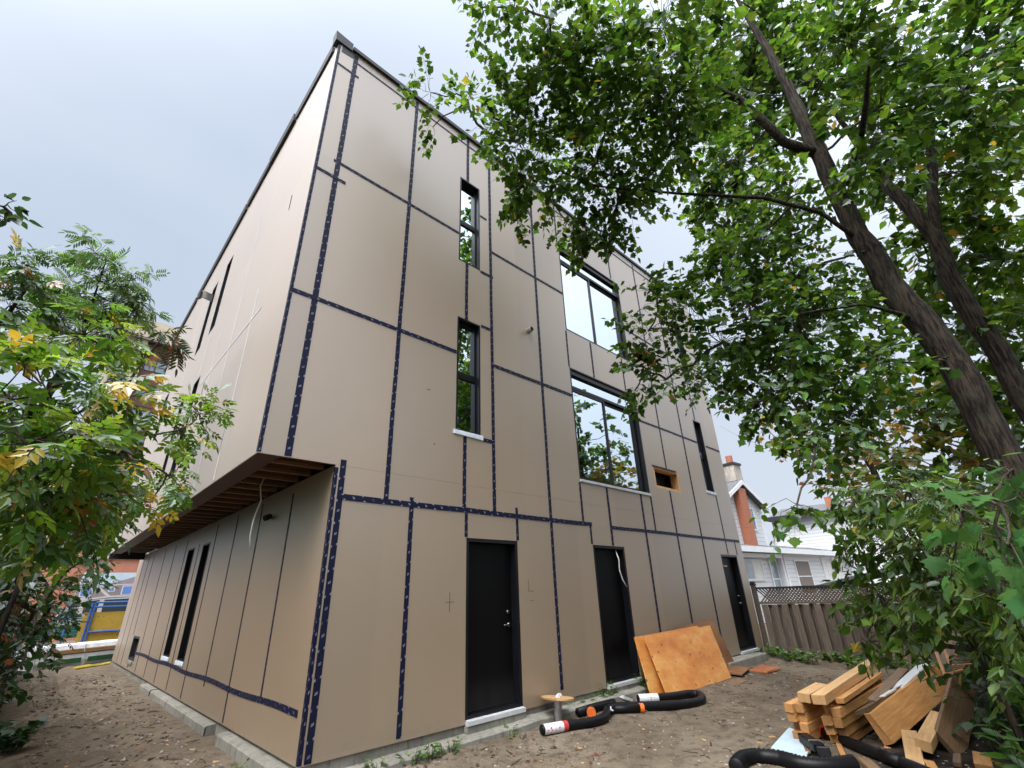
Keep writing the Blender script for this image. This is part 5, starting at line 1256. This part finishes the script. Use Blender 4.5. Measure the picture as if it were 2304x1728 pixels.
nl = 0
T1 = [((6.20, -5.46, -.2), (6.19, -5.40, 1.3), (6.18, -5.36, 2.74), (6.18, -5.35, 3.36), (6.18, -5.27, 4.44), (6.18, -5.08, 5.44), (6.17, -4.98, 6.35), (6.17, -4.95, 7.69), (6.17, -4.92, 8.47), (6.15, -4.92, 9.55), (6.17, -4.83, 11.36), (6.1, -4.7, 13.0)),
      (.21, .178, .170, .166, .160, .168, .138, .128, .115, .085, .06, .025)]
L1 = [((6.17, -4.93, 8.10), (5.75, -4.59, 8.35), (5.21, -4.31, 9.2), (4.6, -3.9, 9.6), (3.7, -3.2, 9.6), (2.8, -2.7, 9.5)), (.085, .075, .06, .045, .03, .015)]
L2 = [((6.18, -5.0, 6.2), (5.7, -4.7, 6.7), (5.0, -4.2, 6.9), (4.3, -3.3, 7.2), (3.5, -2.3, 7.6), (2.7, -1.6, 8.3)), (.036, .031, .026, .02, .014, .006)]
L3 = [((6.18, -5.30, 4.7), (5.7, -4.75, 5.05), (5.2, -4.1, 5.0), (4.95, -3.0, 5.1)), (.030, .024, .018, .008)]
L4 = [((6.17, -4.95, 7.2), (5.4, -5.4, 7.2), (4.4, -5.6, 6.9), (3.6, -5.7, 6.6)), (.05, .04, .03, .015)]
r, n = tree('maple_tree', 'tall maple with a thick leaning trunk whose green crown spreads over the building front', 'tree', BL_A, [T1, L1, L2, L3, L4], [T_MAPLE, T_MAPLE, T_OVATE], (.090, .148), 3.1, yellow=.005, droop=.5, flatness=.6); nl += n
T2 = [((8.2, -5.95, -.2), (8.18, -5.88, 2.5), (8.16, -5.84, 4.48), (8.16, -5.81, 5.17), (8.17, -5.74, 6.09), (8.16, -5.82, 6.96), (8.17, -5.6, 8.24), (8.18, -5.5, 9.11), (8.1, -5.3, 11)), (.18, .15, .14, .135, .13, .115, .09, .075, .02)]
T2b = [((8.16, -5.82, 6.9), (8.13, -6.19, 8.22), (8.1, -6.46, 9.19), (8.0, -6.5, 10.5)), (.085, .075, .06, .02)]
r, n = tree('maple_tree', 'darker maple with a forked trunk standing behind and right of the thick trunk', 'tree', BL_B, [T2, T2b], [T_MAPLE, T_OVATE], (.10, .165), 3.1, yellow=.015, droop=.5, greens=[(.045, .105, .014), (.065, .14, .018), (.10, .175, .026)]); nl += n
TY = [((12.8, -3.4, 0), (12.7, -3.3, 2.5), (12.8, -3.2, 4.2), (13, -3.0, 5.4)), (.12, .10, .07, .03)]
r, n = tree('yellowing_tree', 'thin tree turning yellow beyond the fence, seen under the maple crown', 'tree', BL_Y, [TY], [T_OVATE, T_MAPLE], (.10, .17), 1.9, greens=[(.14, .17, .03), (.20, .18, .04), (.30, .22, .05), (.09, .14, .025)], yellow=.18, brown=.08, droop=.5); nl += n
DEX = [(3.75, -5.2, .9, .26), (3.5, -5.3, .5, .26), (5.6, -4.95, 1.4, .4), (5.3, -5.05, 1.9, .4), (6.2, -4.8, 1.7, .4)]
TD = [((4.9, -4.75, -.1), (4.85, -4.65, .9), (4.7, -4.55, 1.9), (4.6, -4.4, 2.5)), (.035, .028, .02, .01)]
TD2 = [((4.1, -5.1, -.1), (4.05, -5.0, 1.0), (3.9, -4.95, 2.2)), (.03, .022, .01)]
r, n = tree('overgrown_shrub', 'dense drooping shrub leaning over the lumber pile at the right', 'shrub', BL_D + DEX, [TD, TD2], [T_OVATE, T_NARROW, T_NARROW, T_MAPLE, T_NARROW], (.075, .14), 4.0, greens=[(.046, .098, .014), (.068, .132, .019), (.12, .19, .045), (.032, .074, .013)], yellow=.008, droop=.8, flatness=.8, per=8, sprig=(.2, .4)); nl += n
BK = [(6.6 + .75 * i + .2 * (j % 2), -4.75 - .45 * j - .06 * i, .5 + .62 * k, .50) for i in range(6) for j in range(2) for k in range(4) if not (i == 0 and k == 3)]
r, n = tree('hedge_shrub', 'dark mass of shrubs in front of the fence behind the fanned slats', 'shrub', BK, [((8.2, -5.2, -.1), (8.2, -5.2, 1.2), (8.2, -5.1, 2.2)), (.03, .02, .01)] and [[((8.2, -5.2, -.1), (8.2, -5.2, 1.2), (8.2, -5.1, 2.2)), (.03, .02, .01)]], [T_OVATE, T_MAPLE], (.09, .15), 1.7, greens=[(.030, .072, .016), (.045, .095, .022)], yellow=.02, droop=.6); nl += n
TE = [((2.05, -5.55, -.1), (1.95, -5.45, .9), (1.75, -5.3, 1.6), (1.5, -5.2, 2.0)), (.014, .011, .008, .004)]
r, n = tree('maple_sapling', 'maple sapling with big leaves close to the camera at the right edge', 'sapling', BL_E, [TE], [T_MAPLE_HI], (.065, .105), 1.5, greens=[(.030, .085, .022), (.042, .105, .026)], yellow=0, droop=.7, flatness=.5, per=5, sprig=(.10, .22), branch_r=.003); nl += n
TG = [((-1.75, -2.2, -.1), (-1.7, -2.1, 1.2), (-1.62, -1.95, 2.2), (-1.5, -1.7, 3.1)), (.03, .026, .018, .008)]
r, n = tree('box_elder_sapling', 'young box elder with yellowing leaves close to the camera at the left edge', 'sapling', BL_G, [TG], [T_ELDER], (.09, .16), 2.8, greens=[(.056, .125, .017), (.080, .16, .022), (.040, .095, .016), (.12, .195, .026)], yellow=.08, brown=.015, droop=.55, flatness=.5, per=5, sprig=(.14, .28), branch_r=.004, cov=.20); nl += n
HX = [(-1.78 - .012 * j - .03 * k, 5.0 + .72 * j, .45 + .62 * k, .45) for j in range(13) for k in range(4)]
HX += [(-2.5 - .1 * (j % 3), 1.2 + 1.0 * j, .8 + .9 * k, .75) for j in range(14) for k in range(3)]
TH = [((-1.6, 6, -.1), (-1.6, 6, 1.2), (-1.55, 6, 2.2)), (.05, .035, .012)]
TH2 = [((-1.65, 10, -.1), (-1.65, 10, 1.2), (-1.6, 10, 2.2)), (.05, .035, .012)]
r, n = tree('hedge', 'dark green hedge with a few reddish tips along the left of the side passage', 'hedge', BL_H + HX, [TH, TH2], [T_OVATE, T_ELDER, T_OVATE], (.085, .15), 2.3, greens=[(.020, .052, .016), (.030, .070, .020), (.044, .090, .024)], yellow=.01, brown=.03, droop=.6, per=8); nl += n
TF = [((-2.5, 1.1, -.1), (-2.45, 1.1, 2.5), (-2.3, 1.1, 4.0), (-2.2, 1.1, 4.9)), (.05, .04, .03, .01)]
r, n = tree('ash_sapling', 'ash sapling with small feathery leaves above the box elder at the left edge', 'sapling', BL_F, [TF], [T_FEATHER, T_ELDER], (.13, .22), 3.6, greens=[(.045, .10, .022), (.060, .125, .028)], yellow=.01, brown=.02, droop=.55, per=5, sprig=(.15, .3), branch_r=.006, cov=.2); nl += n
TU = [((-2.0, 2.9, -.1), (-1.95, 2.9, 2.5), (-1.85, 2.8, 4.4), (-1.78, 2.7, 5.4), (-1.82, 2.6, 6.3)), (.06, .05, .03, .018, .006)]
r, n = tree('ash_tree', 'slender ash with open feathery tips against the sky left of the building', 'tree', BL_U, [TU], [T_FEATHER], (.14, .24), 3.0, greens=[(.065, .135, .030), (.085, .16, .036)], yellow=.004, droop=.5, per=5, sprig=(.15, .32), branch_r=.005, cov=.2); nl += n
TS = [((-1.5, .5, -.1), (-1.4, .5, 2.5), (-1.15, .4, 3.9), (-1.0, .33, 4.4)), (.025, .02, .012, .004)]
r, n = tree('dark_twig_sapling', 'thin sapling with a dark leafy tip in front of the apartment tower', 'sapling', BL_S, [TS], [T_FEATHER], (.15, .24), 1.8, greens=[(.030, .060, .020), (.055, .070, .022)], yellow=0, brown=.15, droop=.4, per=5, sprig=(.12, .25), branch_r=.004, cov=.2); nl += n
TT = [((-2.6, -2.4, -.1), (-2.5, -2.3, 2.2), (-2.3, -2.0, 3.5), (-2.1, -1.75, 3.85)), (.03, .024, .014, .004)]
r, n = tree('leafy_sapling', 'sapling whose dark leaf tip pokes in at the left edge against the sky', 'sapling', BL_T, [TT], [T_OVATE], (.06, .10), 1.5, greens=[(.030, .060, .020)], yellow=0, droop=.5, per=4, sprig=(.05, .1), branch_r=.003); nl += n
for bx_, by_, hh, lab in ((1.5, -11.5, 7.2, 'broad garden tree behind the viewer, mirrored in the narrow lower window'), (6.5, -12.5, 6.4, 'bushy garden tree behind the viewer, mirrored in the big lower window'), (12.8, -5.6, 9.0, 'garden tree behind the maples, mirrored in the big lower window'), (-4.5, -10.5, 6.0, 'garden tree behind the viewer on the left'), (-5.6, -3.5, 5.8, 'unseen tree added to block low sky beyond the near end of the left hedge'), (-5.4, .5, 6.0, 'unseen tree added to block low sky beyond the hedge, second from the viewer'), (-5.5, 4.5, 5.8, 'unseen tree added to block low sky beyond the hedge, third from the viewer'), (-5.5, 8.5, 6.0, 'unseen tree added to block low sky beyond the hedge, fourth from the viewer'), (-5.5, 12.5, 6.0, 'unseen tree added to block low sky beyond the far end of the left hedge')):  # trees beyond the left hedge are added out of view to darken the side wall
    bl = []
    for k in range(16):
        a = k * 2.4; rr = 1.6 * math.sqrt((k + .5) / 16); bl.append((bx_ + rr * math.cos(a) * 1.2, by_ + rr * math.sin(a), hh * (.30 + .62 * ((k * 7) % 16) / 16), 1.0))
    r, n = tree('garden_tree', lab, 'tree', bl, [[((bx_, by_, -.1), (bx_ + .1, by_, hh * .4), (bx_, by_ + .1, hh * .85)), (.2, .15, .04)]], [T_MAPLE, T_OVATE], (.20, .30), 1.5, yellow=.02, droop=.5, twig=False); nl += n
# low plants
def tuft(name, x, y, n, h, tps, size, label, cat, group=None, greens=GREENS, spread=.12, yellow=.02):
    root = empty(name, (x, y, gz(x, y)), label, cat, group)
    b = MB(); P, A, Nn, SZ = [], [], [], []
    for k in range(n):
        a = rnd.uniform(0, 6.28); r = spread * rnd.random() ** .6
        bx_, by_ = x + r * math.cos(a) * .5, y + r * math.sin(a) * .35
        tip = Vector((x + r * math.cos(a) * 1.3, y + r * math.sin(a) * .9, gz(x, y) + h * rnd.uniform(.45, 1)))
        st = Vector((bx_, by_, gz(x, y) - .02)); b.tube([st, (st + tip) / 2 + Vector((0, 0, .02)), tip], [.004, .003, .0015], 3, cap=False)
        for j in range(5):
            t = .35 + .65 * j / 4; p = st.lerp(tip, t)
            ax = np.array((math.cos(a + rnd.uniform(-1.6, 1.6)), math.sin(a + rnd.uniform(-1.6, 1.6)), rnd.uniform(-.2, .7))); ax /= np.linalg.norm(ax)
            nn = np.array((0, 0, 1.0)) + RNG.normal(0, .4, 3); nn -= ax * nn.dot(ax); nn /= np.linalg.norm(nn)
            P.append(np.array(p)); A.append(ax); Nn.append(nn); SZ.append(rnd.uniform(*size))
    b.build('stems', M_TWIG, root, smooth=True)
    leaf_mesh('leaves', tps, np.array(P), np.array(A), np.array(Nn), np.array(SZ), tint(len(P), greens, yellow), M_LEAF, root)
    return root
LG = [(.075, .17, .025), (.11, .21, .035), (.06, .13, .02)]
for k, (x, y, n, h) in enumerate(((1.55, -.22, 9, .15), (1.95, -.2, 8, .14), (2.15, -.24, 10, .16), (2.45, -.21, 7, .13), (3.3, -.22, 6, .11), (4.75, -.05, 9, .16), (5.15, -.03, 8, .18), (5.45, -.04, 14, .26), (5.62, -.05, 14, .25), (6.45, -.12, 14, .30), (6.55, -.2, 10, .22))):
    tuft('weed', x, y, n, h, [T_OVATE, T_NARROW], (.035, .075), 'small bright weed growing along the concrete ledge under the building front', 'weed', 'weeds along the front ledge', LG)
tuft('weed', .50, .75, 7, .14, [T_OVATE, T_NARROW], (.03, .06), 'small weed by the concrete ledge at the building corner', 'weed', None, LG)
for k in range(16):
    x = 11.6 + rnd.uniform(0, .75); y = -.05 - k * .21
    tuft('ground_plant', x, y, 12, .22, [T_OVATE, T_MAPLE], (.06, .11), 'low leafy plant at the foot of the wooden fence', 'plant', 'low plants at the foot of the fence', LG, .24)
tuft('leafy_plant', -1.02, 3.9, 14, .30, [T_MAPLE], (.10, .16), 'low dark leafy plant on the soil at the left edge of the picture', 'plant', None, [(.030, .075, .030), (.04, .09, .03)], .22)
tuft('broad_leaf_plant', 5.05, -4.62, 12, .55, [T_OVATE], (.12, .19), 'bright broad leaved plant at the lower right corner beside the mulch', 'plant', None, [(.09, .21, .035), (.07, .17, .03)], .28)
tuft('broad_leaf_plant', 6.0, -4.62, 10, .75, [T_OVATE], (.09, .14), 'broad leaved plant rising under the shrub behind the wood blocks', 'plant', None, [(.06, .15, .03)], .25)
# fallen leaves
def fallen():
    n = 330; P = np.zeros((n, 3)); 
    for k in range(n):
        if k % 5 == 0: x, y = rnd.uniform(-.8, .6), rnd.uniform(.3, 9)
        elif k % 5 < 3: x, y = rnd.uniform(1.2, 3.6), rnd.uniform(-1.6, -.25)
        else: x, y = rnd.uniform(1.4, 10), rnd.uniform(-4.2, -.3)
        P[k] = (x, y, gz(x, y) + .012)
    a = RNG.uniform(0, 6.28, n); A = unit(np.stack([np.cos(a), np.sin(a), RNG.normal(0, .2, n)], 1))
    Nn = np.array((0, 0, 1.0))[None] + RNG.normal(0, .25, (n, 3)); Nn = unit(Nn - A * (Nn * A).sum(1, keepdims=True))
    base = np.array([(.16, .060, .026), (.30, .13, .045), (.10, .042, .024), (.36, .25, .07), (.07, .040, .026)])
    col = base[RNG.integers(0, 5, n)] * RNG.uniform(.6, 1.15, (n, 1))
    o = leaf_mesh('fallen_leaves', [T_MAPLE, T_OVATE], P, A, Nn, RNG.uniform(.018, .055, n), col, M_LEAF, None)
    tag(o, 'brown and orange fallen leaves scattered on the soil', 'fallen leaves', kind='stuff')
fallen()
# overhead wire to the house, seen below the maple crown
w = MB(); pts = []
for i in range(25):
    t = i / 24; p = Vector((14.0, 0.6, 6.6)).lerp(Vector((5.6, -4.8, 2.9)), t); p.z -= .35 * math.sin(math.pi * t); pts.append(p)
w.tube(pts, .006, 5); tag(w.build('overhead_wire', M_GALV), 'thin wire slanting down from the sky into the shrub on the right', 'wire')
print('leaves', nl)

# ------------------------------------------------------------------ sky, sun, camera
SUN_EL, SUN_AZ = R_(60), R_(256)          # behind and left of the camera, above the cloud
def world():
    w = bpy.data.worlds.new('World'); SC.world = w; w.use_nodes = True
    nt = w.node_tree; bg = nt.nodes['Background']
    sky = nt.nodes.new('ShaderNodeTexSky'); sky.sky_type = 'NISHITA'; sky.sun_disc = False
    sky.sun_elevation = SUN_EL; sky.sun_rotation = SUN_AZ; sky.air_density = 1.5; sky.dust_density = 3.0
    tc = nt.nodes.new('ShaderNodeTexCoord'); d = tc.outputs['Generated']
    mp = nt.nodes.new('ShaderNodeMapping'); mp.inputs['Scale'].default_value = (1, 1, 2.6); nt.links.new(d, mp.inputs[0])
    n1 = noise(nt, mp.outputs[0], 1.25, 4, 0.5)
    sv = Vector((math.sin(SUN_AZ) * math.cos(SUN_EL), math.cos(SUN_AZ) * math.cos(SUN_EL), math.sin(SUN_EL)))
    dt = nt.nodes.new('ShaderNodeVectorMath'); dt.operation = 'DOT_PRODUCT'; nt.links.new(d, dt.inputs[0]); dt.inputs[1].default_value = sv
    glow = math_n(nt, 'POWER', math_n(nt, 'MAXIMUM', math_n(nt, 'MULTIPLY_ADD', dt.outputs['Value'], .5, .5), 0.0), 22.0)
    g2 = nt.nodes.new('ShaderNodeVectorMath'); g2.operation = 'DOT_PRODUCT'; nt.links.new(d, g2.inputs[0]); g2.inputs[1].default_value = (math.sin(R_(145)) * .60, math.cos(R_(145)) * .60, .80)
    thin = math_n(nt, 'POWER', math_n(nt, 'MAXIMUM', math_n(nt, 'MULTIPLY_ADD', g2.outputs['Value'], .5, .5), 0.0), 10.0)
    s = nt.nodes.new('ShaderNodeSeparateXYZ'); nt.links.new(d, s.inputs[0])
    hz = math_n(nt, 'POWER', math_n(nt, 'SUBTRACT', 1.0, math_n(nt, 'ABSOLUTE', s.outputs[2])), 3.0)
    # grey-blue cloud sheet, paler towards the right-hand horizon, brightest around the veiled sun
    c = mixc(nt, ramp(nt, n1, [(.36, (0, 0, 0)), (.64, (1, 1, 1))]), (5.5, 6.5, 8.1), (6.5, 7.45, 8.9))
    c = mixc(nt, math_n(nt, 'MULTIPLY', hz, .75), c, (7.0, 7.8, 8.9))
    rt = math_n(nt, 'MINIMUM', math_n(nt, 'MAXIMUM', math_n(nt, 'MULTIPLY_ADD', s.outputs[0], 0.75, 0.05), 0.0), 1.0)
    c = mixc(nt, math_n(nt, 'MULTIPLY', rt, .8), c, (7.0, 7.7, 8.8))
    c = mixc(nt, math_n(nt, 'MINIMUM', math_n(nt, 'MULTIPLY', glow, GLOW), 1.0), c, (190, 189, 194))
    c = mixc(nt, thin, c, (18.5, 19.8, 22))   # brighter sky lobe added behind the viewer to lighten the upper front wall
    m = mixc(nt, .95, sky.outputs[0], c)
    nt.links.new(m, bg.inputs['Color']); bg.inputs['Strength'].default_value = 0.10
    sd = bpy.data.lights.new('sun', 'SUN'); sd.energy = 2.1; sd.angle = R_(38); sd.color = (1, .965, .91)
    so = bpy.data.objects.new('sun', sd); COL.objects.link(so)
    so.rotation_euler = (-sv).to_track_quat('-Z', 'Y').to_euler()
GLOW = 1.0
world()
cam = bpy.data.cameras.new('camera'); co = bpy.data.objects.new('camera', cam); COL.objects.link(co); SC.camera = co
r_, u_, d_ = Vector((0.72797721749448, -0.6848480864623218, -0.03212894766236524)), Vector((-0.2619064332134752, -0.32109722112860933, 0.9101107596468028)), Vector((0.6336041280250548, 0.6541251203343145, 0.4131175812008351))
co.matrix_world = Matrix(((r_.x, u_.x, -d_.x, -1.32042616), (r_.y, u_.y, -d_.y, -5.24580105), (r_.z, u_.z, -d_.z, 1.68607880), (0, 0, 0, 1)))
cam.sensor_width = 36; cam.lens = 36 * 1042.13 / 2304; cam.clip_start = .05; cam.clip_end = 1500
SC.render.engine = 'CYCLES'
SC.cycles.max_bounces = 7; SC.cycles.diffuse_bounces = 4; SC.cycles.glossy_bounces = 4; SC.cycles.transmission_bounces = 4; SC.cycles.transparent_max_bounces = 8
SC.cycles.caustics_reflective = False; SC.cycles.caustics_refractive = False
SC.view_settings.view_transform = 'Standard'; SC.view_settings.look = 'None'; SC.view_settings.exposure = 0.0; SC.view_settings.gamma = 1.0
